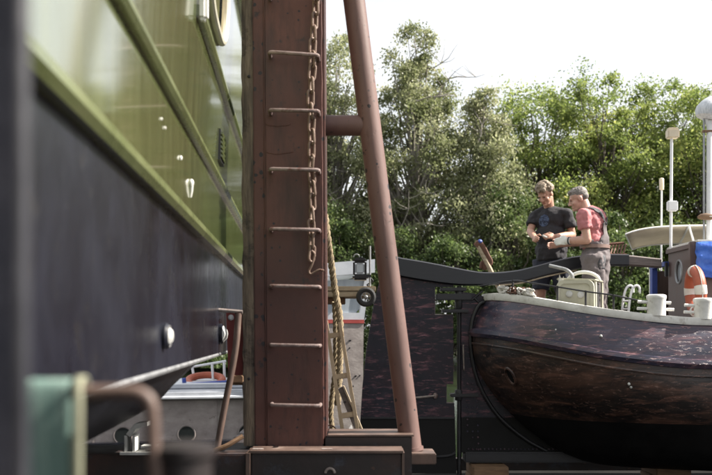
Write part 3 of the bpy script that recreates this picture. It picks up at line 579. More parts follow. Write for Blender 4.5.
wc = P(366, 297, gy - .05); o = MB().tube(arc(wc, .045, 0, 2 * math.pi * 31 / 32, 31), .0155, 10, closed=True).build('wheel', 'rubber', gw)
mbw = MB().tube(arc(wc, .031, 0, 2 * math.pi * 23 / 24, 23), .004, 8, closed=True)
for k in range(7): a = 2 * math.pi * k / 7; mbw.tube([wc, wc + Vector((math.cos(a), 0, math.sin(a))) * .031], .0035, 6)
mbw.lathe(wc + Vector((0, .012, 0)), [(.011, 0), (.011, .03), (.006, .034)], (0, -1, 0), 12); mbw.build('rim', 'grey_metal', o)
MB().tube([wc + Vector((0, .0, 0)), wc + Vector((0, .3, 0))], .008, 8).build('axle', 'grey_metal', gw)
ly = 6.05
lp = thing('dock_lantern', P(370, 286, ly), 'grey glass work lantern clamped to a thin metal pole on the gangway', 'lantern')
MB().tube([P(370, 287, ly), P(370, 246, ly)], .0065, 8).build('pole', 'grey_metal', lp)
lc = P(359.8, 268.5, ly)
o = MB().box(lc, (.062, .05, .075), bev=.012).build('glass_body', 'glass_pale', lp)
MB().box(lc + Vector((0, 0, .05)), (.088, .08, .03), bev=.012).build('lamp_cap', 'black_iron', lp)
MB().box(lc + Vector((.004, 0, -.055)), (.098, .09, .036), bev=.012).build('lamp_base', 'black_iron', lp)
for s in (-1, 1): MB().box(lc + Vector((s * .036, 0, 0)), (.012, .06, .08), bev=.004).build('side_bar', 'black_iron', lp)
MB().box(P(367, 276, ly), (.05, .02, .016)).build('clamp', 'black_iron', lp); MB().tube(arc(lc + Vector((-.02, 0, .07)), .018, 0, math.pi, 8), .004, 6).build('carry_ring', 'grey_metal', lp)
MB().tube(smooth_path([P(369, 277, ly), P(373, 281, ly), P(367, 285, ly), P(372, 287, ly)], 5), .004, 6).build('cable', 'black_iron', lp)
sl_y = 5.6
ld = thing('step_ladder', P(345, 437, sl_y), 'pale weathered ladder leaning up behind the red column', 'ladder')
for a, b in (((324, 318), (341.5, 437)), ((338, 322), (357, 437))): MB().prism([P(a[0], a[1], sl_y), P(a[0] + 3.2, a[1], sl_y), P(b[0] + 3.6, b[1], sl_y), P(b[0], b[1], sl_y)], (0, .05, 0)).build('rail', 'ladder_metal', ld, smooth=False)
for v in (335, 376, 415): 
    k = (v - 318) / 119; MB().box(P(334 + 17 * k, v, sl_y + .02), (.085, .03, .03), (0, R(-8), 0), bev=.004).build('rung', 'ladder_metal', ld)
tw = thing('trestle_leg', P(352, 437, 5.7), 'grey brown drilled timber propped between ladder and dock beam', 'timber')
q = [P(338, 389, 5.7), P(342.5, 386.5, 5.7), P(364, 437, 5.7), P(357.5, 437, 5.7)]; MB().prism(q, (0, .06, 0)).build('board', 'grey_timber', tw, smooth=False)
q = [P(342.8, 386.2, 5.69), P(344.2, 386, 5.69), P(366, 437, 5.69), P(364.2, 437, 5.69)]; MB().prism(q, (0, .06, 0)).build('edge_strip', 'pale_wood', tw, smooth=False)
for u, v in ((345, 402), (351, 417)): MB().lathe(P(u, v, 5.699), [(.007, 0), (.007, .004)], (0, -1, 0), 10).build('pin_hole', 'black_iron', tw)
sc = thing('small_hoop', P(334, 437, 5.6), 'small rusty red wire hoop standing on the dock beam behind column', 'hoop')
MB().tube(arc(P(330, 437, 5.6), .045, 0, math.pi, 14, Vector((1, 0, 0)), Vector((0, 0, 1.5))), .004, 6).build('outer_wire', 'rust', sc); MB().tube(arc(P(330, 437, 5.6), .03, 0, math.pi, 14, Vector((1, 0, 0)), Vector((0, 0, 1.5))), .004, 6).build('inner_wire', 'rust', sc)
bg = thing('paper_scrap', P(350, 437, 5.62), 'small folded grey sheet propped at the foot of the ladder', 'sheet')
MB().prism([P(344, 437, 5.64), P(356, 437, 5.64), P(351, 425, 5.66)], (0, .015, 0)).build('sheet', 'white_metal', bg, smooth=False)

# ---- leaning rusty bar with T handle, bracket on the beam
ty = 4.86
tb = thing('t_handle_bar', P(217, 448, ty), 'rusty steel bar with T handle leaning on the timber fender', 'bar')
MB().tube(smooth_path([P(217, 449, ty), P(224, 410, ty), P(231, 375, ty), P(236, 345, ty), P(238.5, 313, ty)], 5), [.0165] * 20 + [.0165], 12).build('shaft', 'worn_bar', tb)
MB().tube([P(218, 310, ty), P(242.5, 312, ty)], .0095, 10).build('handle', 'pale_steel', tb)
MB().box(P(237, 379, ty + .05), (.06, .05, .035), bev=.004).build('stop_block', 'brown_wood', tb)
MB().tube(smooth_path([P(214, 451, ty - .02), P(228, 445, ty - .02), P(243, 436, ty)], 4), .012, 8).build('foot_bar', 'brown_wood', tb)
by = 4.75
bk = thing('steel_bracket', P(137, 452, by), 'small grey welded steel bracket on the dock beam under the hull', 'bracket')
MB().prism([P(126, 434, by), P(134, 424, by), P(147, 422, by), P(147, 426, by), P(136, 429, by), P(130, 437, by)], (0, .12, 0)).build('sloped_top', 'zinc', bk, smooth=False)
for u in (128, 136): MB().box(P(u, 443, by + .05), (.012, .1, .085)).build('side_plate', 'zinc', bk)
MB().box(P(139, 452, by + .05), (.16, .12, .014)).build('base_plate', 'zinc', bk); MB().box(P(150, 446, by + .05), (.07, .1, .012)).build('shelf', 'zinc', bk)

# ================================================================== foreground, out of focus
fp = thing('dock_post', P(10, 475, .55) - Vector((0, 0, .6)), 'dark blurred steel post right beside the lens', 'post')
x0_, x1_, x2_ = P(-90, 0, .55).x, P(-2, 0, .55).x, P(30, 0, .55).x
MB().box(((x0_ + x1_) / 2, .575, 1.6), (x1_ - x0_, .05, 3.6), bev=.006).build('face', 'post_navy', fp)
MB().tube([Vector((x1_ + .004, .57, -.2)), Vector((x1_ + .004, .57, 3.4))], .0072, 14).build('edge_tube', 'post_grey', fp)
hb = thing('bent_rail', P(150, 475, .85) - Vector((0, 0, .4)), 'bent rusty rod rail welded to a pipe stub, out of focus', 'rail')
hy = .85
MB().tube(smooth_path([P(8, 397, hy), P(60, 393, hy), P(120, 392, hy), P(138, 393, hy), P(149, 401, hy), P(152, 415, hy), P(153, 440, hy), P(155, 462, hy), P(160, 520, hy)], 5), .0064, 12).build('rod', 'worn_bar', hb)
MB().lathe(P(184, 475, hy + .02) - Vector((0, 0, 1.5)), [(.025, 0), (.025, 1.515), (.029, 1.518), (.029, 1.526), (.02, 1.529)], (0, 0, 1), 24).build('pipe_stub', 'dock_steel', hb)
MB().tube([P(12, 397, hy), P(9, 620, hy)], .008, 10).build('end_leg', 'rust', hb)
sp = thing('lashing_strap', P(54, 378, hy), 'green webbing strap with pale yellow edge hung over the bent rail', 'strap')
def strap(u0, u1, m, nm, n=6):
    G = []
    for i in range(26):
        k = i / 25; row = []
        for j in range(n + 1):
            u = u0 + (u1 - u0) * j / n
            if k < .3: a = math.pi * (1 - k / .3); p = P(u, 392, hy) + Vector((0, .0105 * math.cos(math.pi - a), .012 * math.sin(a)))
            else: p = P(u, 392, hy) + Vector((0, -.0105, -(k - .3) * .5)) + Vector((.002 * math.sin(k * 8), .003 * math.sin(k * 14 + j * .4), 0))
            row.append(p)
        G.append(row)
    o = MB().grid(G).build(nm, m, sp); mo = o.modifiers.new('thick', 'SOLIDIFY'); mo.thickness = .0022; return o
strap(21, 76, 'strap_green', 'webbing'); strap(76.2, 86, 'strap_edge', 'edge_stripe', 2); strap(17, 20.8, 'strap_edge', 'edge_stripe', 2)

# ================================================================== the barge on the right
YK = 10.8; DZ = 1.5; WL = .69
bg_ = thing('barge', (4.6, YK, .15), 'old round-sterned black barge with scraped rusty hull, white rim and big rudder', 'barge')
def zr(x): 
    t = np.interp(x, [1.0, 1.45, 1.9, 2.32, 2.9, 3.4, 4.4, 5.5, 7.5, 9.4], [2.02, 1.975, 1.88, 1.79, 1.715, 1.68, 1.64, 1.63, 1.72, 2.0]); return float(t)
def zr_s(x): return sum(zr(x + d) for d in (-.2, -.1, 0, .1, .2)) / 5
LV = []   # (z function of x, stern tip, half beam, run length, power)
LV.append((lambda x: zr_s(x), 1.447, 1.40, 1.75, 2.3)); LV.append((lambda x: zr_s(x) - .14, 1.385, 1.47, 1.75, 2.3)); LV.append((lambda x: zr_s(x) - .28, 1.325, 1.52, 1.78, 2.3)); LV.append((lambda x: zr_s(x) - .42, 1.283, 1.55, 1.82, 2.3))
tips = [1.283, 1.275, 1.30, 1.36, 1.45, 1.56, 1.69]; bs_ = [1.55, 1.56, 1.565, 1.56, 1.55, 1.53, 1.50]; ls = [1.82, 1.86, 1.92, 2.02, 2.15, 2.3, 2.5]
for i in range(1, 7):
    k = i / 6; LV.append((lambda x, k=k: (zr_s(x) - .42) * (1 - k) + WL * k, tips[i], bs_[i], ls[i], 2.3 - .25 * k))
for z, tp_, b_, l_ in ((.56, 1.83, 1.47, 2.7), (.44, 1.98, 1.43, 2.8), (.33, 2.13, 1.37, 2.9), (.24, 2.3, 1.28, 3.0), (.18, 2.45, 1.14, 3.1), (.14, 2.6, .9, 3.2), (.115, 2.8, .05, 3.3)):
    LV.append((lambda x, z=z: z, tp_, b_, l_, 2.0))
XM = 5.4
def ring(lv, n=26):
    zf, tp_, b_, l_, pw = lv; L = []
    for i in range(n + 1):
        s = (1 - math.cos(math.pi / 2 * i / n)); x = tp_ + l_ * s; y = b_ * max(0, 1 - max(0, 1 - s) ** pw) ** (1 / pw); L.append((x, y))
    R_ = [(2 * XM - x, y) for x, y in reversed(L)]; half = L + [(XM, b_)] + R_
    near = [Vector((x, YK - y, zf(x))) for x, y in half]; far = [Vector((x, YK + y, zf(x))) for x, y in reversed(half)]
    return near + far[1:-1]
RG = [ring(l) for l in LV]
def skin(a, b): return MB().grid([RG[i] + RG[i][:1] for i in range(a, b + 1)])
skin(0, 3).build('bulwark', 'bulwark_blue', bg_, ang=60); skin(3, 9).build('hull_side', 'barge_side', bg_, ang=60); skin(9, len(LV) - 1).build('hull_bottom', 'barge_bottom', bg_, ang=60)
MB().sweep(RG[0], [(-.05, -.045), (.035, -.045), (.045, -.02), (.04, .028), (-.05, .032)], closed=True).build('rim_cap', 'white_paint', bg_, ang=50)
MB().sweep(RG[3], [(-.02, -.05), (.03, -.04), (.045, 0), (.03, .04), (-.02, .05)], closed=True).build('rubbing_strake', 'bulwark_blue', bg_)
MB().sweep([p + Vector((0, 0, -.115)) for p in RG[3]], [(-.02, -.014), (.018, -.012), (.022, 0), (.018, .012), (-.02, .014)], closed=True).build('lower_strake', 'barge_side', bg_)
dk = ring((lambda x: DZ, 1.47, 1.37, 1.75, 2.3)); n_ = len(dk) // 2
MB().grid([[dk[i], dk[-i if i else 0]] for i in range(0, n_ + 1)]).build('deck', 'cabin_grey', bg_)
# hawse pipe in the stern quarter
def on_hull(u, v, lo, hi):        # nearest hull vertex to a pixel ray, on the near side
    d = (P(u, v, 1) - Vector((0, 0, EYE))); best = None
    for i in range(lo, hi):
        for j in range(0, len(RG[i]) // 2):
            p = RG[i][j]; q = Vector((0, 0, EYE)) + d * p.y; e = (p - q).length
            if best is None or e < best[0]:
                n = (RG[i][j + 1] - RG[i][max(0, j - 1)]).cross(RG[i + 1][j] - RG[i - 1][j]).normalized(); n = n if n.y < 0 else -n; best = (e, q, n)
    return best[1], best[2]
c, n = on_hull(511, 376, 5, 9); M = n.to_track_quat('Z', 'Y').to_matrix()
q = [c + M @ Vector((.055 * math.cos(a), .095 * math.sin(a), .004)) for a in np.linspace(0, 2 * math.pi, 33)[:-1]]
o = MB().tube(q, .016, 8, closed=True).build('hawse_rim', 'barge_side', bg_)
MB().add([c + n * .008] + q, [(0, 1 + i, 1 + (i + 1) % 32) for i in range(32)]).build('hawse_hole', 'barge_bottom', o)
for u, v in ((631, 387), (629, 384), (556, 330), (640, 350), (601, 336)):
    c, n = on_hull(u, v, 1, 9); MB().lathe(c, [(.014, -.01), (.013, .008), (.005, .014)], n, 8).build('stud', 'zinc', bg_)
# deadwood plate, stern bar, skeg, sternpost
def K(u, v, d=0.0): return P(u, v, YK) + Vector((0, d, 0))
MB().prism([K(461, 417, -.04), K(461, 292, -.04), K(474, 293.5, -.04), K(487, 298, -.04), K(492, 330, -.04), K(500, 370, -.04), K(540, 417, -.04)], (0, .08, 0)).build('deadwood_plate', 'rudder_black', bg_, smooth=False)
MB().prism([K(461, 452, -.042), K(461, 417, -.042), K(540, 417, -.042), K(600, 450, -.042), K(600, 453, -.042)], (0, .084, 0)).build('lower_deadwood', 'barge_bottom', bg_, smooth=False)
a, b = K(463, 461.5), K(640, 451); MB().box(((a.x + b.x) / 2, YK, (a.z + b.z) / 2), (b.x - a.x, .2, b.z - a.z), bev=.02).build('skeg_bar', 'black_iron', bg_)
MB().tube(smooth_path([K(489, 303, -.06), K(481, 303, -.07), K(475.5, 310, -.07), K(471.5, 322, -.07), K(470, 340, -.07), K(471.5, 358, -.07), K(477, 380, -.07), K(488, 402, -.07), K(502, 420, -.07), K(524, 438, -.07), K(545, 450, -.07)], 6), .021, 10).build('stern_bar', 'black_iron', bg_)
MB().tube([K(459.3, 286), K(459.3, 480)], .026, 12).build('sternpost', 'black_iron', bg_)
MB().tube([K(462.8, 345, -.07), K(462.4, 346, -.085), K(463.2, 369, -.085), K(463.6, 370, -.07)], .008, 8).build('grab_rod', 'pale_steel', bg_)
mb = MB()
rr_ = random.Random(5)
for v in range(383, 450, 6):
    for u in (467, 471.5, 476): 
        if rr_.random() < .75: mb.ball(K(u + (v - 383) * .03 * (u - 467) / 9, v, -.045), .011, 6)
for u in range(468, 560, 4): mb.ball(K(u, 448.5, -.05), .010, 6)
mb.build('rivets', 'bulwark_blue', bg_)['kind'] = 'stuff'
# gudgeon straps
for v, ua, ub in ((289.5, 440, 466), (297, 436, 471), (311, 442, 468), (395, 450, 478)): MB().box((K(ua, v) + K(ub, v)) / 2, ((ub - ua) / 90.6, .14, .038 if v != 297 else .07), bev=.008).build('gudgeon_strap', 'black_iron', bg_)
for v, h in ((300, .2), (395, .12)): MB().lathe(K(459.3, v) - Vector((0, 0, h / 2)), [(.045, 0), (.05, .01), (.05, h - .01), (.045, h)], (0, 0, 1), 14).build('pintle', 'black_iron', bg_)
for u0, u1, v0, v1 in ((471, 482, 300, 291), (474, 480, 298, 304)): MB().tube([K(u0, v0, -.05), K(u1, v1, -.05)], .012, 6).build('stay', 'black_iron', bg_)
# rudder
rd = thing('rudder', K(410, 470), 'huge black plate rudder with pink scrape marks hung on the barge stern', 'rudder')
up = [(394, 262), (453, 272), (453, 287), (434.5, 287), (434.5, 315), (453, 315), (453, 384), (446, 384), (446, 403), (454, 403), (454.5, 417), (360.5, 417), (362.5, 385), (367, 345), (374.5, 300), (382, 272)]
MB().prism([K(u, v, -.035) for u, v in up], (0, .07, 0)).build('blade', 'rudder_black', rd, smooth=False)
MB().prism([K(u, v, -.037) for u, v in [(360.5, 417), (454.5, 417), (456, 473), (359, 473)]], (0, .074, 0)).build('lower_blade', 'barge_bottom', rd, smooth=False)
for a, b in (((434, 286.5), (434, 315)), ((434, 315.3), (452, 315.3)), ((445.5, 384), (445.5, 403)), ((446, 403.4), (454, 403.4))): MB().tube([K(*a), K(*b)], .014, 6).build('notch_lit_edge', 'pale_steel', rd)  # sunlight on the notch edges, put in as pale strips
o = MB().tube([K(414, 397.5, -.06), K(434, 395.5, -.06)], .012, 8).build('tie_rod', 'pale_steel', rd)
for u, v in ((435, 395.5), (413, 397.5)): MB().ball(K(u, v, -.05), (.028, .02, .035), 10).build('rod_boss', 'rung_steel', o)
MB().box(K(408, 417.5, -.042), (1.03, .012, .02)).build('lap_seam', 'black_iron', rd)
MB().tube(smooth_path([K(415, 450, -.05), K(432, 455.5, -.05), K(448, 455, -.05), K(455, 452, -.05)], 5), .014, 6).build('wear_bar', 'black_iron', rd)
# tiller
tl = thing('tiller', K(386, 268), 'long curved black wooden tiller sweeping from the rudder over the deck', 'tiller')
cen = [(384, 262.5, 18), (398, 267.2, 19), (420, 270.8, 19.3), (440, 274.2, 18.6), (460, 277.3, 16.5), (480, 279, 13), (500, 278.6, 12.3), (520, 276.2, 12.4), (545, 269.5, 12.6), (570, 263.5, 13), (590, 261, 12.6), (609, 260, 11.6), (627, 260.4, 11.4)]
def bar(cen, dep, name, m, parent):
    us = [c[0] for c in cen]; uu = np.linspace(us[0], us[-1], 40); vv = [sum(np.interp(u + d, us, [c[1] for c in cen]) for d in (-6, -3, 0, 3, 6)) / 5 for u in uu]; hh_ = np.interp(uu, us, [c[2] for c in cen]); G = []
    for u, v, h in zip(uu, vv, hh_):
        h2 = h / 2; b = 1.2; G.append([K(u, v - h2, -dep / 2 + .02), K(u, v - h2 + b, -dep / 2), K(u, v + h2 - b, -dep / 2), K(u, v + h2, -dep / 2 + .02), K(u, v + h2, dep / 2), K(u, v - h2, dep / 2), K(u, v - h2, -dep / 2 + .02)])
    mb = MB().grid(G); k = len(mb.v); mb.add(G[0][:6], [(0, 1, 2, 3, 4, 5)]); mb.add(G[-1][:6], [(0, 1, 2, 3, 4, 5)]); return mb.build(name, m, parent, ang=40)
bar(cen, .17, 'beam', 'tiller_black', tl); bar([(627.2, 260.4, 10.4), (645, 262, 9.6), (660, 263.4, 9)], .12, 'grip', 'grey_timber', tl)
MB().tube(smooth_path([K(499, 285.6, -.08), K(520, 283.4, -.08), K(545, 277, -.08), K(575, 270.7, -.08)], 5), .008, 6).build('pale_edge', 'pale_wood', tl)
# rusty rack resting on the tiller
rk = thing('rusty_rack', K(616, 250), 'small rusty slotted rack lying on the tiller behind the man in overalls', 'rack')
for k, (a, b) in enumerate((((603, 244), (627, 242)), ((603, 254.6), (627, 254.6)))): MB().tube([K(*a, .12 - .1 * k), K(*b, .12 - .1 * k)], .014, 6).build('side_bar', 'rust', rk)
for k in range(8): MB().box((K(604 + 3.2 * k, 244 - .25 * k, .12) + K(604 + 3.2 * k, 254.4, .02)) / 2, (.014, .016, .16), (R(-40), R(28), 0)).build('slat', 'rust', rk)

# ---- deck gear
def RIM(x):            # near-side rim point at station x
    pts = RG[0][:len(RG[0]) // 2]; return Vector((x, float(np.interp(x, [p.x for p in pts], [p.y for p in pts])), zr_s(x) + .03))
bl_lab = ['white painted mooring bollard with cross pins on the rim beside the ladder hooks', 'white painted mooring bollard with cross pins on the rim before the lifebuoy', 'white painted mooring bollard further along the barge rim past the wheelhouse']
for u, lab in ((657, bl_lab[0]), (703.5, bl_lab[1])):
    x = (u - UC) / F * 9.42; b0 = RIM(x) + Vector((0, .03, -.01)); b = thing('bollard', b0, lab, 'bollard', 'white bollards on the barge rim')
    MB().lathe(b0, [(.088, 0), (.088, .15), (.093, .165), (.096, .185), (.09, .198), (.07, .205)], (0, 0, 1), 28).build('drum', 'white_paint', b)
    for z, l0, l1 in ((.135, -.18, .14), (.07, -.185, .17)): MB().tube([b0 + Vector((l0, 0, z)), b0 + Vector((l1, 0, z - .012))], .015, 10).build('cross_pin', 'white_paint', b)
rl = thing('rim_rail', RIM(2.0), 'thin black rod rail on short stanchions along the barge rim', 'rail')
xs_ = [1.62, 1.78, 2.0, 2.25, 2.5, 2.72, 2.9]; q = []
for i, x in enumerate(xs_):
    p = RIM(x) + Vector((0, .02, 0)); h = .14 if x < 2.6 else .12; q.append(p + Vector((0, 0, h)))
    if i % 2 == 0 or i == 3: MB().tube([p, p + Vector((0, 0, h + .01))], .011, 8).build('stanchion', 'black_iron', rl)
MB().tube(smooth_path([K(478, 287, -.2)] + q + [q[-1] + Vector((.06, .02, -.05)), q[-1] + Vector((.04, .03, -.12))], 5), .008, 8).build('rod', 'black_iron', rl)
# white rope heap and rusty chain heap by the stern rim
rh = thing('white_rope_heap', RIM(1.7), 'tangled dirty white mooring rope heaped on the barge stern rim', 'rope')
rr_ = random.Random(11); pts = []
for i in range(90):
    x = 1.52 + .27 * (i % 14) / 14 + rr_.uniform(-.03, .03); p = RIM(max(1.52, x)); pts.append(p + Vector((0, rr_.uniform(-.03, .14), rr_.uniform(.0, .075))))
rope_strands(pts, .0105, 12, 5).build('rope', 'white_rope', rh)
for x, r_ in ((1.53, .035), (1.76, .04)): MB().ball(RIM(x) + Vector((0, .05, .045)), (r_ * 1.3, r_, r_), 12).build('rag', 'white_rope', rh)
rc = thing('rusty_chain_heap', RIM(1.72) + Vector((0, .08, 0)), 'heap of rusty chain beside the white rope on the stern', 'chain')
lk = MB().tube(arc((0, 0, .02), .015, 0, math.pi, 6) + arc((0, 0, -.02), .015, math.pi, 2 * math.pi, 6), .007, 6, closed=True); l0 = None
for i in range(34):
    if l0 is None:
        t_ = MB(); t_.v = [p + ORIG[rc.name] for p in lk.v]; t_.f = lk.f; l0 = o = t_.build('link', 'rust', rc)
    else: o = l0.copy(); COL.objects.link(o)
    o.location = (rr_.uniform(-.14, .10), rr_.uniform(-.02, .12), .02 + rr_.uniform(0, .05)); o.rotation_euler = (rr_.uniform(0, 3), rr_.uniform(0, 3), rr_.uniform(0, 3))
# leaning boat hook / prop
pr = thing('leaning_prop', P(503, 296, 11.0), 'pale wooden prop with rusty iron head leaning up past the tiller', 'prop')
MB().tube([P(505, 300, 11.0), P(478.5, 246, 11.0)], .028, 10).build('shaft', 'pale_wood', pr)
MB().tube(smooth_path([P(475.5, 246, 10.98), P(479, 242.5, 10.98), P(483, 247, 10.98), P(487, 255, 10.99), P(490.5, 262, 11.0), P(487.5, 265, 11.0), P(484, 268, 11.02), P(482, 262, 11.02), P(480.5, 268, 11.03)], 4), .03, 8, flat=.6).build('iron_head', 'rust', pr)
MB().ball(P(480, 241.5, 10.98), (.03, .03, .025), 8).build('blue_tape', 'blue_paint', pr)
# cream cabinet
cbx = Vector(((580 - UC) / F * 9.85, 9.9, DZ)); ct = thing('deck_cabinet', cbx, 'cream metal deck cabinet with round bosses and open dark side beside the overalls man', 'cabinet')
Mz = Matrix.Rotation(R(-27), 3, 'Z')
def C(x, y, z): return cbx + Mz @ Vector((x, y, z))
def rrect(w_, z0, z1, r_, y, n=6, s=1.0, lean=.035):
    o_ = []
    for cx, cz, a0 in ((w_ - r_, z1 - r_, 0), (-w_ + r_, z1 - r_, 90), (-w_, z0, None), (w_, z0, None)):
        if a0 is None: o_.append((cx, cz))
        else:
            for i in range(n + 1): a = R(a0 + 90 * i / n); o_.append((cx + r_ * math.cos(a), cz + r_ * math.sin(a)))
    return [C(x * (1.04 - lean * 1.6 * (z - z0) / (z1 - z0)), y, z) for x, z in o_]
o1, o2 = rrect(.19, .0, .60, .07, -.16), rrect(.155, .05, .565, .05, -.16); o3 = rrect(.15, .055, .56, .05, -.145); ob = rrect(.19, .0, .60, .07, -.12); nn = len(o1)
mb = MB(); mb.grid([ob + ob[:1], o1 + o1[:1], o2 + o2[:1], o3 + o3[:1]]); mb.add(o3, [tuple(range(nn))]); mb.build('front_cover', 'cream_paint', ct)
for x, z in ((-.06, .46), (.055, .45), (-.01, .24)): MB().lathe(C(x, -.145, z), [(.034, 0), (.034, .012), (.026, .022), (.012, .026)], Mz @ Vector((0, -1, 0)), 16).build('boss', 'zinc', ct)
MB().box(C(-.0, .04, .30), (.34, .28, .58), Mz, bev=.02).build('dark_core', 'rubber', ct)
for y in (-.09, .19): MB().box(C(.188, y, .29), (.02, .04, .58), Mz).build('side_frame', 'cream_paint', ct)
MB().box(C(.0, .05, .605), (.40, .34, .025), (0, R(3), R(-27)), bev=.01).build('top_lid', 'cream_paint', ct)
MB().tube(arc(C(.03, .06, .585), .165, R(8), R(172), 22, Mz @ Vector((1, 0, 0)), Vector((0, 0, .62))), .018, 10).build('wheel_arc', 'white_paint', ct)
MB().tube(smooth_path([C(-.30, -.02, .76), C(-.2, -.02, .735), C(-.12, -.02, .71), C(-.07, -.01, .66), C(-.06, 0, .6)], 4), .018, 10).build('lever', 'grey_metal', ct)
mb = MB().prism([C(-.185, -.13, .50), C(-.16, -.14, .66), C(-.14, -.13, .60), C(-.12, -.13, .64), C(-.12, -.13, .52)], (0, .01, 0)); mb.build('torn_tape', 'white_rope', ct)
# boarding ladder hooks
bd = thing('boarding_ladder', P(628, 312, 10.3), 'pale tube boarding ladder with two hooked ends standing inside the rim', 'ladder')
for u, dy in ((623, 0), (629.5, -.12)):
    Y = 10.3 + dy; MB().tube(smooth_path([P(u - 2.5, 345, Y), P(u - 1, 312, Y), P(u + 1, 296, Y), P(u + 3.5, 288, Y), P(u + 7.5, 285.5, Y), P(u + 10, 288, Y), P(u + 10.2, 292.5, Y)], 5), .013, 8).build('hooked_rail', 'white_metal', bd)
for v in (301, 309): MB().tube([P(622.5, v, 10.3), P(629.5, v, 10.18)], .010, 6).build('rung', 'white_metal', bd)

# ---- wheelhouse
wx, wy0, wy1, wt = 3.52, 10.12, 11.62, 2.5
wh = thing('wheelhouse', (4.7, 10.9, DZ), 'brown barge wheelhouse with oval porthole and blue door frame', 'wheelhouse')
# aft wall: plate with an oval hole, ring-bridged
py, pz, pr_y, pr_z = 10.66, 2.235, .11, .125; yn, yf_ = 10.22, 11.02; N_ = 40; outer = []; inner = []
for k in range(N_):
    a = 2 * math.pi * k / N_; c_, s_ = math.cos(a), math.sin(a); m_ = max(abs(c_), abs(s_)); yy = (yn + yf_) / 2 + c_ / m_ * (yf_ - yn) / 2; z_ = DZ + (wt + .0 - DZ) * .5 * (1 + s_ / m_)
    outer.append(Vector((wx, yy, z_))); inner.append(Vector((wx, py + pr_y * c_, pz + pr_z * s_)))
o_ = MB(); dx = Vector((.045, 0, 0)); o_.grid([outer + outer[:1], inner + inner[:1], [p + dx for p in inner + inner[:1]], [p + dx for p in outer + outer[:1]], outer + outer[:1]]); aw = o_.build('aft_panel', 'wheelhouse_brown', wh, ang=30)
o = MB().tube(inner, .013, 8, closed=True).build('porthole', 'grey_metal', wh); MB().add([Vector((wx + .02, py, pz))] + [p + dx * .45 for p in inner], [(0, 1 + i, 1 + (i + 1) % N_) for i in range(N_)]).build('pane', 'glass_pale', o)
MB().box((wx - .012, (yn + yf_) / 2, wt - .02), (.03, yf_ - yn + .02, .045)).build('top_trim', 'wheelhouse_brown', wh); MB().box((wx - .012, yn - .03, (DZ + wt) / 2 + .01), (.07, .07, wt - DZ + .02), bev=.008).build('corner_post', 'wheelhouse_brown', wh)
MB().box((wx - .03, yf_ - .02, 2.28), (.03, .05, .16), bev=.006).build('hinge', 'black_iron', wh)
MB().box((wx - .02, 11.50, (DZ + 2.32) / 2), (.06, .09, 2.32 - DZ)).build('door_post', 'blue_paint', wh); MB().box((wx - .024, 11.565, (DZ + 2.32) / 2), (.05, .04, 2.32 - DZ)).build('door_post_edge', 'white_paint', wh)
MB().box((wx - .02, 11.29, 2.345), (.06, .56, .05)).build('door_head', 'blue_paint', wh)
MB().box((4.6, wy0 + .06, (DZ + wt) / 2), (2.1, .05, wt - DZ)).build('near_wall', 'wheelhouse_brown', wh); MB().box((4.75, wy1, (DZ + 2.3) / 2), (2.4, .04, 2.3 - DZ)).build('far_wall', 'wheelhouse_brown', wh); MB().box((5.9, 10.87, (DZ + wt) / 2), (.04, 1.5, wt - DZ)).build('fore_wall', 'wheelhouse_brown', wh)
MB().box((4.73, 10.62, wt + .02), (2.4, 1.0, .035), bev=.01).build('roof', 'white_paint', wh)
MB().box((4.2, 11.35, 1.9), (.35, .4, .7), bev=.03).build('inner_locker', 'brown_wood', wh)
tp_ = thing('blue_tarpaulin', (3.9, wy0, 2.1), 'creased bright blue tarpaulin hung over the near wheelhouse wall', 'tarpaulin'); G = []
for i in range(41):
    row = []
    for j in range(25):
        x = 3.50 + 2.3 * i / 40; z = 2.50 - .36 * j / 24 - .05 * (1 - math.exp(-i / 8)) * (j / 24); y = wy0 - .0 - .05 + .014 * math.sin(i * .9 + j * .35) + .012 * math.sin(i * .5 - j * .8) + .008 * math.sin(j * 1.1 + i * 1.7); row.append(Vector((x, y, z + .012 * math.sin(i * .7))))
    G.append(row)
o = MB().grid(G).build('sheet', 'blue_tarp', tp_, ang=80); o.modifiers.new('thick', 'SOLIDIFY').thickness = .004
b0 = Vector((3.435, 9.90, 1.99)); lb = thing('lifebuoy', b0 - Vector((0, 0, .26)), 'faded orange ring lifebuoy with white bands hung on the wheelhouse corner', 'lifebuoy')
ax_ = Vector((-.08, -.99, 0)).normalized(); az_ = Vector((-.06, 0, 1)).normalized()
MB().tube(arc(b0, .205, 0, 2 * math.pi * 47 / 48, 47, ax_, az_), .058, 14, closed=True, flat=1).build('ring', 'orange_buoy', lb)
for a in (2, 88, 178, 268): MB().tube(arc(b0, .205, R(a - 11), R(a + 11), 6, ax_, az_), .0605, 14).build('band', 'buoy_band', lb)
MB().tube(arc(b0, .266, 0, 2 * math.pi * 47 / 48, 47, ax_, az_), .004, 6, closed=True).build('grab_line', 'white_rope', lb)
MB().tube([b0 + Vector((0, 0, .2)), b0 + Vector((.08, .22, .28))], .01, 6).build('hook', 'grey_metal', lb)
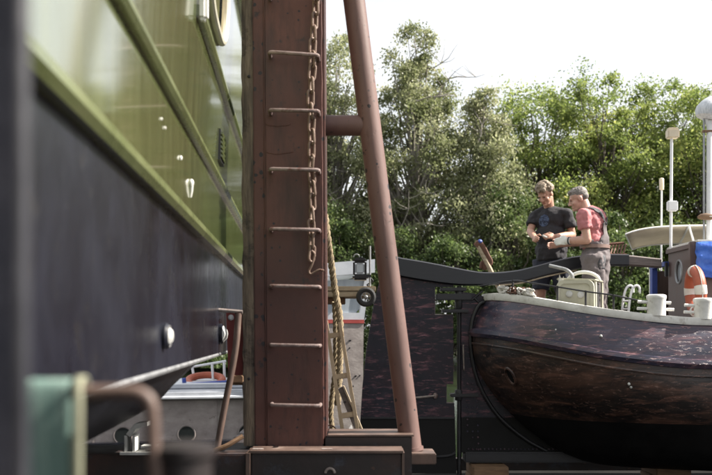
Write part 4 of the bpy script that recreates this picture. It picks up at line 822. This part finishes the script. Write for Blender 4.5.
# canopy
cn = thing('cockpit_canopy', (4.2, 11.6, 2.5), 'cream canvas canopy stretched over white tubes behind the wheelhouse', 'canopy'); G = []
for i in range(31):
    k = i / 30; row = []
    for j in range(13):
        m_ = j / 12; x = (3.03 + .40 * m_) + (5.4 - 3.03 - .4 * m_) * k; dz = -.10 * math.exp(-(k / .10) ** 1.0) * (1 - .2 * m_); y = 11.0 + 1.15 * m_; row.append(Vector((x, y, 2.79 + dz - .10 * m_ + .010 * math.sin(k * 40) * math.sin(m_ * math.pi))))
    G.append(row)
o = MB().grid(G).build('canvas', 'canvas', cn, ang=80); o.modifiers.new('thick', 'SOLIDIFY').thickness = .006
for j in (0, 12): MB().tube([G[i][j] - Vector((0, 0, .012)) for i in range(31)], .008, 8).build('edge_tube', 'white_metal', cn)
MB().tube([p - Vector((0, 0, .012)) for p in G[0]], .008, 8).build('edge_tube', 'white_metal', cn); MB().tube([p - Vector((0, 0, .012)) for p in G[9]], .012, 8).build('hoop', 'white_metal', cn)
for i, j in ((9, 0), (9, 12), (28, 0), (28, 12)):
    p = G[i][j]; MB().tube([p, Vector((p.x + .08, min(p.y, 11.6), 2.28 if j else 2.52)), ], .013, 8).build('strut', 'white_metal', cn)
# poles
def pole(u, vtop, Y, zb, label, r_, name='antenna_pole'):
    a = P(u, vtop, Y); t = thing(name, (a.x, Y, zb), label, 'antenna'); MB().tube([Vector((a.x - .01, Y, zb)), a], r_, 10).build('pole', 'white_metal', t); return t, a
t, a = pole(671.6, 138, 10.92, wt, 'tall white antenna pole with beige box head on the wheelhouse roof', .017)
MB().box(a + Vector((.01, 0, .045)), (.13, .11, .10), bev=.012).build('box_head', 'beige_plastic', t); MB().box(a + Vector((.01, 0, .1)), (.11, .09, .02), bev=.006).build('head_lid', 'beige_plastic', t)
MB().box(P(672.3, 206, 10.88), (.115, .07, .115), bev=.012).build('junction_box', 'white_metal', t)
t, a = pole(661.6, 189, 12.35, 1.7, 'short thin white antenna with cream cap behind the canopy', .012)
MB().lathe(a, [(.028, -.01), (.03, 0), (.03, .12), (.024, .135), (.01, .14)], (0, 0, 1), 14).build('cap', 'beige_plastic', t)
ms = thing('lamp_mast', P(709, 245, 10.5), 'white mast with thin stay holding the grey shell lamp', 'mast')
MB().tube([Vector((P(709, 0, 10.5).x, 10.5, wt)), P(709.5, 118, 10.5)], .030, 12).build('mast_tube', 'white_metal', ms); MB().tube([Vector((P(704, 0, 10.5).x, 10.5, wt)), P(704, 115, 10.5)], .012, 8).build('stay_tube', 'grey_metal', ms)
MB().box(P(709, 131.5, 10.5), (.14, .06, .022)).build('cross_arm', 'brown_wood', ms)
sh = thing('shell_lamp', P(706, 118, 10.5), 'large grey streaked shell-shaped lamp cover on top of the white mast', 'lamp'); c = P(711.5, 111, 10.5)
MB().lathe(c, [(.02, -.10), (.09, -.098), (.15, -.07), (.168, -.025), (.16, .03), (.125, .085), (.085, .125), (.05, .15), (.015, .165)], (.2, 0, 1), 28).build('cover', 'grey_shell', sh)
MB().tube([c + Vector((-.05, 0, -.08)), c + Vector((-.04, 0, -.15)), c + Vector((-.02, 0, -.22))], [.03, .022, .012], 8).build('bracket', 'white_metal', sh)
MB().lathe(c + Vector((.0, 0, -.105)), [(.05, 0), (.055, .03), (.03, .04)], (0, 0, 1), 14).build('socket', 'zinc', sh)
oa = thing('wooden_oar', P(704, 217, 10.44), 'brown wooden oar lashed across the white mast', 'oar')
MB().tube([P(697.5, 217.5, 10.44), P(701, 216.8, 10.44), P(706, 216.6, 10.44), P(712, 217, 10.44), P(730, 218, 10.44), P(830, 222, 10.44)], [.012, .03, .038, .03, .018, .018], 10, flat=.35).build('blade', 'brown_wood', oa)
MB().tube(arc(P(709.3, 217, 10.475), .045, 0, 2 * math.pi, 12, Vector((1, 0, 0)), Vector((0, 1, 0))), .006, 6).build('lashing', 'white_rope', oa)

# ---- keel blocks
for i, (x, y) in enumerate(((1.42, YK - .05), (3.4, YK), (5.2, YK), (7.0, YK))):
    t = thing('keel_block', (x, y, GZ), ['stacked timber keel block under the barge skeg', 'timber keel block under the barge keel below the wheelhouse', 'timber keel block under the middle of the barge keel', 'timber keel block under the forward barge keel'][i], 'block', 'timber blocks carrying the barge')
    for k in range(3): MB().box((x + .02 * (k - 1), y, GZ + .055 + .111 * k), (.38, .5, .109), (0, 0, .05 * (k - 1)), bev=.008).build('timber', 'brown_wood', t)

# ================================================================== the two men
def blob(name, prims, voxel, material, parent, smooth=3, fold=0.0, fscale=.12):
    mb = MB()
    for p in prims:
        if p[0] == 'cap':
            _, a, b, r0, r1 = p; a, b = Vector(a), Vector(b); mb.tube([a, b], [r0, r1], 14); mb.ball(a, r0, 12); mb.ball(b, r1, 12)
        elif p[0] == 'cone': mb.tube([Vector(q) for q in p[1]], list(p[2]), 18)
        else: mb.ball(p[1], p[2], 18, p[3] if len(p) > 3 else None)
    o = mb.build(name, material, parent); m = o.modifiers.new('r', 'REMESH'); m.mode = 'VOXEL'; m.voxel_size = voxel; m.use_smooth_shade = True
    s = o.modifiers.new('s', 'SMOOTH'); s.iterations = smooth; s.factor = .5
    if fold:
        tx = bpy.data.textures.new(name + '_fold', 'CLOUDS'); tx.noise_scale = fscale; tx.noise_depth = 2; d = o.modifiers.new('d', 'DISPLACE'); d.texture = tx; d.strength = fold; d.mid_level = .36; d.texture_coords = 'LOCAL'
    dg = bpy.context.evaluated_depsgraph_get(); me = bpy.data.meshes.new_from_object(o.evaluated_get(dg)); old = o.data; o.modifiers.clear(); o.data = me; bpy.data.meshes.remove(old)
    me.polygons.foreach_set('use_smooth', [True] * len(me.polygons)); me.update(); me.name = name; return o
def ribbon(name, centre, half, nrm, material, parent, target, off=.005, thick=.004):
    G = []
    for i, p in enumerate(centre):
        t = (centre[min(i + 1, len(centre) - 1)] - centre[max(i - 1, 0)]).normalized(); s = t.cross(nrm).normalized(); h = half[i] if hasattr(half, '__len__') else half; G.append([p + s * (h * (2 * j / 4 - 1)) for j in range(5)])
    o = MB().grid(G).build(name, material, parent); m = o.modifiers.new('w', 'SHRINKWRAP'); m.target = target; m.wrap_method = 'NEAREST_SURFACEPOINT'; m.wrap_mode = 'ABOVE_SURFACE'; m.offset = off
    o.modifiers.new('t', 'SOLIDIFY').thickness = thick; return o
def frame(f, up=(0, 0, 1)):           # columns: right, forward, up
    f = Vector(f).normalized(); up = Vector(up); r_ = f.cross(up).normalized(); u_ = r_.cross(f).normalized(); return Matrix((r_, f, u_)).transposed()
def head_prims(c, M):
    def T(x, y, z): return c + M @ Vector((x, y, z))
    pr = [('ell', T(0, -.012, .035), (.077, .096, .086), M), ('ell', T(0, .028, -.03), (.062, .068, .088), M), ('ell', T(0, .05, -.088), (.043, .038, .028), M),
          ('cap', T(0, .094, .012), T(0, .113, -.026), .009, .014), ('ell', T(.012, .103, -.03), (.009, .011, .008), M), ('ell', T(-.012, .103, -.03), (.009, .011, .008), M),
          ('cap', T(-.034, .082, .026), T(.034, .082, .026), .013, .013), ('cap', T(-.02, .086, -.066), T(.02, .086, -.066), .010, .010), ('ell', T(0, .085, -.092), (.022, .018, .014), M)]
    for s in (-1, 1): pr += [('ell', T(s * .077, -.008, -.008), (.011, .024, .034), M), ('ell', T(s * .042, .062, -.03), (.022, .024, .022), M)]
    return pr, T
def hand_prims(w, f, side, nrm, curl=.6, s=1.0):
    f, side, nrm = [Vector(x).normalized() for x in (f, side, nrm)]; M = Matrix((side, f, nrm)).transposed(); pr = [('ell', w + f * .045 * s, (.041 * s, .055 * s, .018 * s), M)]
    for k, (o_, L_) in enumerate(((.030, .070), (.010, .080), (-.010, .074), (-.029, .058))):
        p = w + f * .085 * s + side * o_ * s; a = curl * (.35 + .1 * k)
        for seg, q in ((.45, 0), (.32, 1), (.25, 2)):
            d = f * math.cos(a) + nrm * math.sin(a); e = p + d * L_ * seg * s; pr.append(('cap', p, e, (.0098 - .0008 * q) * s, (.0092 - .0008 * q) * s)); p = e; a += curl * .75
    p = w + f * .028 * s + side * .034 * s; d = (f * .62 + side * .6 + nrm * .45).normalized(); e = p + d * .042 * s; g = e + (f * .8 + nrm * .6 - side * .05).normalized() * .032 * s
    return pr + [('cap', p, e, .0135 * s, .0115 * s), ('cap', e, g, .011 * s, .009 * s)]
def yaw(f): f = Vector((f[0], f[1], 0)).normalized(); return Matrix((Vector((f.y, -f.x, 0)), f, Vector((0, 0, 1)))).transposed()    # local x = right, y = forward

# --- man in black
Y1 = 11.22; f = Vector((-.5, -.87, 0)).normalized(); My = yaw(f); lf = Vector((-f.y, f.x, 0))
def A(u, v, d=0): return P(u, v, Y1) + Vector((0, d, 0))
feet = A(552, 330); feet.z = DZ
p1 = thing('person', feet, 'man in black shirt with blue chest print and navy shorts working with his hands', 'person')
hc = A(543.6, 195.5, -.10); hf = Vector((-.55, -.62, -.62)); Mh = frame(hf, (.05, .1, 1)); hp_, T = head_prims(hc, Mh)
shL, shR = A(565.5, 215.5, -.11), A(536, 214.5, .09); elL, elR = A(570.5, 236, -.10), A(530.5, 231, .02); wrL, wrR = A(549.5, 239.5, -.33), A(531.5, 240, -.22)
nk = A(549, 208, -.01); hipL, hipR = A(559.5, 266, -.05), A(543, 265, .04); knL, knR = A(562.5, 297, -.05), A(541, 295, .02)
anL, anR = A(564, 331, -.0), A(541.5, 331, .06); anL.z = anR.z = DZ + .09
body = hp_ + [('cap', nk - Vector((0, 0, .03)), hc + Mh @ Vector((0, -.03, -.06)), .062, .056), ('ell', A(551, 222), (.15, .095, .15), My), ('ell', A(551, 250), (.14, .10, .16), My),
    ('cap', shL - Vector((0, 0, .02)), elL, .044, .043), ('cap', elL, elL.lerp(wrL, .4), .043, .045), ('cap', elL.lerp(wrL, .4), wrL, .045, .029), ('cap', shR - Vector((0, 0, .02)), elR, .043, .042), ('cap', elR, elR.lerp(wrR, .45), .042, .043), ('cap', elR.lerp(wrR, .45), wrR, .043, .029),
    ('cap', hipL, knL, .085, .058), ('cap', knL, knL.lerp(anL, .35), .056, .062), ('cap', knL.lerp(anL, .35), anL, .062, .038), ('cap', hipR, knR, .085, .058), ('cap', knR, knR.lerp(anR, .35), .056, .062), ('cap', knR.lerp(anR, .35), anR, .062, .038)]
body += hand_prims(wrL, Vector((-.93, -.2, .05)), Vector((-.1, .5, .8)), Vector((-.1, .9, -.3)), .95) + hand_prims(wrR, Vector((-.25, -.9, -.1)), Vector((.55, -.1, .8)), Vector((.85, -.1, -.4)), .8)
blob('body', body, .0058, 'skin_tan', p1, 2)
MB().box(A(538.8, 239.5, -.36), (.07, .02, .022), (0, R(20), .3), bev=.005).build('held_part', 'zinc', p1)
shirt = [('ell', A(551, 219.5), (.185, .128, .155), My), ('cap', nk + lf * .05 - Vector((0, 0, .035)), shL, .058, .056), ('cap', nk - lf * .05 - Vector((0, 0, .035)), shR, .058, .055), ('ell', A(550.5, 236), (.178, .145, .17), My), ('ell', A(551, 250), (.185, .145, .12), My),
    ('cone', [A(551, 248), A(551.5, 260)], [.165, .17]), ('cone', [shL + Vector((0, 0, .0)), shL.lerp(elL, .45), shL.lerp(elL, .62)], [.056, .064, .070]), ('cone', [shR + Vector((0, 0, .0)), shR.lerp(elR, .45), shR.lerp(elR, .62)], [.055, .062, .067])]
sh1 = blob('shirt', shirt, .011, 'tee_black', p1, 4, .034, .075)
mat('chest_print', [(.38, (.012, .014, .025)), (.5, (.04, .06, .12)), (.64, (.12, .16, .25))], 40, (1, 1, 2.5), (.8, .9), bump=.2)
pc = A(548.5, 221.5, 0) + f * .13; G = []
for i in range(9):
    G.append([pc + lf * (.058 * i / 8 * math.cos(a)) + Vector((0, 0, .068 * i / 8 * math.sin(a))) for a in np.linspace(0, 2 * math.pi, 29)])
o = MB().grid(G).build('chest_print', 'chest_print', p1); m = o.modifiers.new('w', 'SHRINKWRAP'); m.target = sh1; m.wrap_method = 'PROJECT'; m.use_negative_direction = True; m.use_positive_direction = True; m.use_project_y = True; m.wrap_mode = 'ABOVE_SURFACE'; m.offset = .003
shorts = [('ell', A(551.5, 262), (.175, .145, .125), My), ('cone', [hipL + Vector((0, 0, .06)), hipL.lerp(knL, .4), knL + Vector((0, 0, .06))], [.115, .108, .092]), ('cone', [hipR + Vector((0, 0, .06)), hipR.lerp(knR, .4), knR + Vector((0, 0, .06))], [.115, .108, .092])]
blob('shorts', shorts, .011, 'denim_navy', p1, 3, .03, .12)
hair = []; rr_ = random.Random(4)
for i in range(150):
    a = rr_.uniform(0, 2 * math.pi); ph = rr_.uniform(-.25, 1.0) ; ph = math.asin(max(-1, min(1, ph))); x, y, z = math.cos(ph) * math.cos(a), math.cos(ph) * math.sin(a), math.sin(ph)
    if y > .35 and z < .42: continue
    if abs(x) > .7 and y > -.05 and z < .05: continue
    hair.append(('ell', T(x * .083, -.016 + y * .101, .042 + z * .094), (rr_.uniform(.014, .028),) * 3))
hair.append(('ell', T(0, -.03, .055), (.083, .095, .085), Mh)); blob('hair', hair, .006, 'hair_sandy', p1, 1, .012, .02)
for s in (-1, 1): MB().ball(T(s * .031, .088, .008), (.012, .006, .005), 8, Mh).build('eye', 'eye_dark', p1)
MB().tube([T(-.022, .092, -.062), T(0, .098, -.06), T(.022, .092, -.062)], .0045, 6).build('mouth', 'lip', p1)
for an, kn in ((anL, knL), (anR, knR)): blob('shoe', [('cap', an + Vector((0, 0, -.045)), an + f * .13 + Vector((0, 0, -.055)), .045, .036), ('cap', an + Vector((0, 0, -.05)) - f * .05, an, .04, .045)], .009, 'strap_dark', p1, 2)

# --- man in overalls
Y2 = 10.38; f = Vector((-.76, .65, 0)).normalized(); My = yaw(f); lf = Vector((-f.y, f.x, 0))
def B(u, v, d=0): return P(u, v, Y2) + Vector((0, d, 0))
feet = B(594, 330); feet.z = DZ
p2 = thing('person', feet, 'grey-haired man in pink shirt and grey work overalls seen from behind', 'person')
hc = B(579.6, 198.5, .05); hf = Vector((-.92, .12, -.36)); Mh = frame(hf, (-.1, 0, 1)); hp_, T = head_prims(hc, Mh)
shL, shR = B(580, 216.5, -.15), B(602, 215, .17); elL, elR = B(583.5, 241.5, -.17), B(588, 240, .25); wrL, wrR = B(567.5, 241, -.02), B(566, 242, .30)
nk = B(588, 210, .02); hipL, hipR = B(591, 264, -.09), B(600, 264, .07); knL, knR = B(592, 300, -.09), B(600, 300, .08); anL, anR = B(594, 331, -.09), B(602, 331, .10); anL.z = anR.z = DZ + .09
body = hp_ + [('cap', nk - Vector((0, 0, .04)), hc + Mh @ Vector((0, -.035, -.05)), .062, .058), ('ell', B(593, 224), (.145, .095, .15), My), ('ell', B(594.5, 248), (.13, .10, .16), My), ('cap', shL - Vector((0, 0, .02)), elL, .048, .045), ('cap', elL, elL.lerp(wrL, .4), .045, .046), ('cap', elL.lerp(wrL, .4), wrL, .046, .032),
    ('cap', shR, elR, .054, .045), ('cap', elR, wrR, .045, .032), ('cap', hipL, knL, .085, .06), ('cap', knL, anL, .06, .04), ('cap', hipR, knR, .085, .06), ('cap', knR, anR, .06, .04)]
fdir = (wrL - elL).normalized(); hL = hand_prims(wrL, fdir, Vector((0, .2, 1)), Vector((-.1, .95, -.2)), .7); hR = hand_prims(wrR, (wrR - elR).normalized(), Vector((0, -.2, 1)), Vector((-.1, -.95, -.2)), .7)
blob('body', body + hL + hR, .0058, 'skin_pink', p2, 2)
gl = hand_prims(wrL, fdir, Vector((0, .2, 1)), Vector((-.1, .95, -.2)), .7, 1.0); gl = [(p[0], p[1], p[2], p[3] + .004, p[4] + .004) if p[0] == 'cap' else ('ell', p[1], tuple(q + .006 for q in p[2]), p[3]) for p in gl]
o = blob('glove', gl + [('cone', [wrL - fdir * .035, wrL + fdir * .03], [.040, .038])], .0062, 'white_paint', p2, 2)
MB().tube([wrL - fdir * .03, wrL - fdir * .012], .0425, 16).build('glove_cuff', 'strap_dark', p2)
shirt = [('ell', B(593, 222), (.178, .128, .165), My), ('ell', B(592, 215.5, .0), (.165, .115, .075), My), ('cap', nk + lf * .045 - Vector((0, 0, .05)), shL, .062, .068), ('cap', nk - lf * .045 - Vector((0, 0, .05)), shR, .062, .066), ('ell', B(594, 240), (.158, .128, .16), My),
    ('cone', [shL + Vector((0, 0, .02)), shL.lerp(elL, .4), shL.lerp(elL, .55)], [.067, .069, .073]), ('cone', [shR + Vector((0, 0, .02)), shR.lerp(elR, .4), shR.lerp(elR, .55)], [.067, .069, .073])]
sh2 = blob('shirt', shirt, .011, 'tee_pink', p2, 4, .042, .06)
ov = [('ell', B(595.5, 256), (.172, .140, .14), My), ('ell', B(594.5, 244), (.164, .135, .085), My), ('cone', [hipL + Vector((0, 0, .09)), hipL.lerp(knL, .5), knL, knL.lerp(anL, .5), anL + Vector((0, 0, -.03))], [.118, .108, .096, .09, .092]), ('cone', [hipR + Vector((0, 0, .09)), hipR.lerp(knR, .5), knR, knR.lerp(anR, .5), anR + Vector((0, 0, -.03))], [.118, .108, .096, .09, .092])]
ov2 = blob('overalls', ov, .011, 'overall_grey', p2, 3, .045, .09)
back = -f
def bk_(s, z): return B(594, 224) + lf * s + back * .17 + Vector((0, 0, z))
zc = lambda v: P(0, v, Y2).z - B(0, 224).z
q = [bk_(0, zc(v)) for v in np.linspace(249, 224, 12)]; ribbon('back_panel', q, list(np.linspace(.135, .03, 12)), back, 'overall_grey', p2, sh2, .010)
q = smooth_path([bk_(0, zc(226)), bk_(.06, zc(218)), bk_(.105, zc(211)), nk + lf * .10 + Vector((0, 0, .02)) + back * .02, nk + lf * .105 + f * .06 + Vector((0, 0, .0)), nk + lf * .10 + f * .15 + Vector((0, 0, -.12))], 6); ribbon('shoulder_strap', q, .019, back, 'strap_dark', p2, sh2, .007)
q = smooth_path([bk_(0, zc(226)), bk_(-.06, zc(218)), bk_(-.10, zc(211)), nk - lf * .10 + Vector((0, 0, .02)) + back * .02, nk - lf * .105 + f * .06, nk - lf * .10 + f * .15 + Vector((0, 0, -.12))], 6); ribbon('shoulder_strap', q, .019, back, 'strap_dark', p2, sh2, .007)
q = [B(594.6, 246.5) + My @ Vector((.19 * math.cos(a), .16 * math.sin(a), 0)) for a in np.linspace(0, 2 * math.pi, 40)]; ribbon('belt', q, .016, Vector((0, 0, 1)).cross(Vector((1, 0, 0))), 'leather', p2, ov2, .004) if False else MB().sweep([B(594.8, 247) + My @ Vector((.176 * math.cos(a), .146 * math.sin(a), 0)) for a in np.linspace(0, 2 * math.pi, 41)[:-1]], [(-.006, -.018), (.006, -.018), (.006, .018), (-.006, .018)], closed=True).build('belt', 'leather', p2)
pk = B(590, 262, 0) + lf * .06 + back * .16; ribbon('hip_pocket', [pk + Vector((0, 0, .06 - .15 * i / 6)) for i in range(7)], .055, (back + lf * .4).normalized(), 'strap_dark', p2, ov2, .004)
hair = [('ell', T(0, -.020, .050), (.0785, .0985, .078), Mh), ('ell', T(0, -.050, .012), (.070, .066, .062), Mh), ('ell', T(0, .052, .092), (.050, .034, .026), Mh)]
for i in range(90):
    a = rr_.uniform(0, 2 * math.pi); ph = math.asin(rr_.uniform(.35, 1.0)); x, y, z = math.cos(ph) * math.cos(a), math.cos(ph) * math.sin(a), math.sin(ph)
    hair.append(('ell', T(x * .072, -.016 + y * .092, .052 + z * .076), (rr_.uniform(.007, .011),) * 3))
blob('hair', hair, .005, 'hair_grey', p2, 2)
for s in (-1, 1): MB().ball(T(s * .031, .088, .008), (.012, .006, .005), 8, Mh).build('eye', 'eye_dark', p2)
MB().tube([T(-.022, .092, -.062), T(0, .098, -.06), T(.022, .092, -.062)], .0045, 6).build('mouth', 'lip', p2)
for an in (anL, anR): blob('shoe', [('cap', an + Vector((0, 0, -.045)), an + f * .13 + Vector((0, 0, -.05)), .047, .04), ('cap', an + Vector((0, 0, -.05)) - f * .05, an, .042, .047)], .009, 'strap_dark', p2, 2)
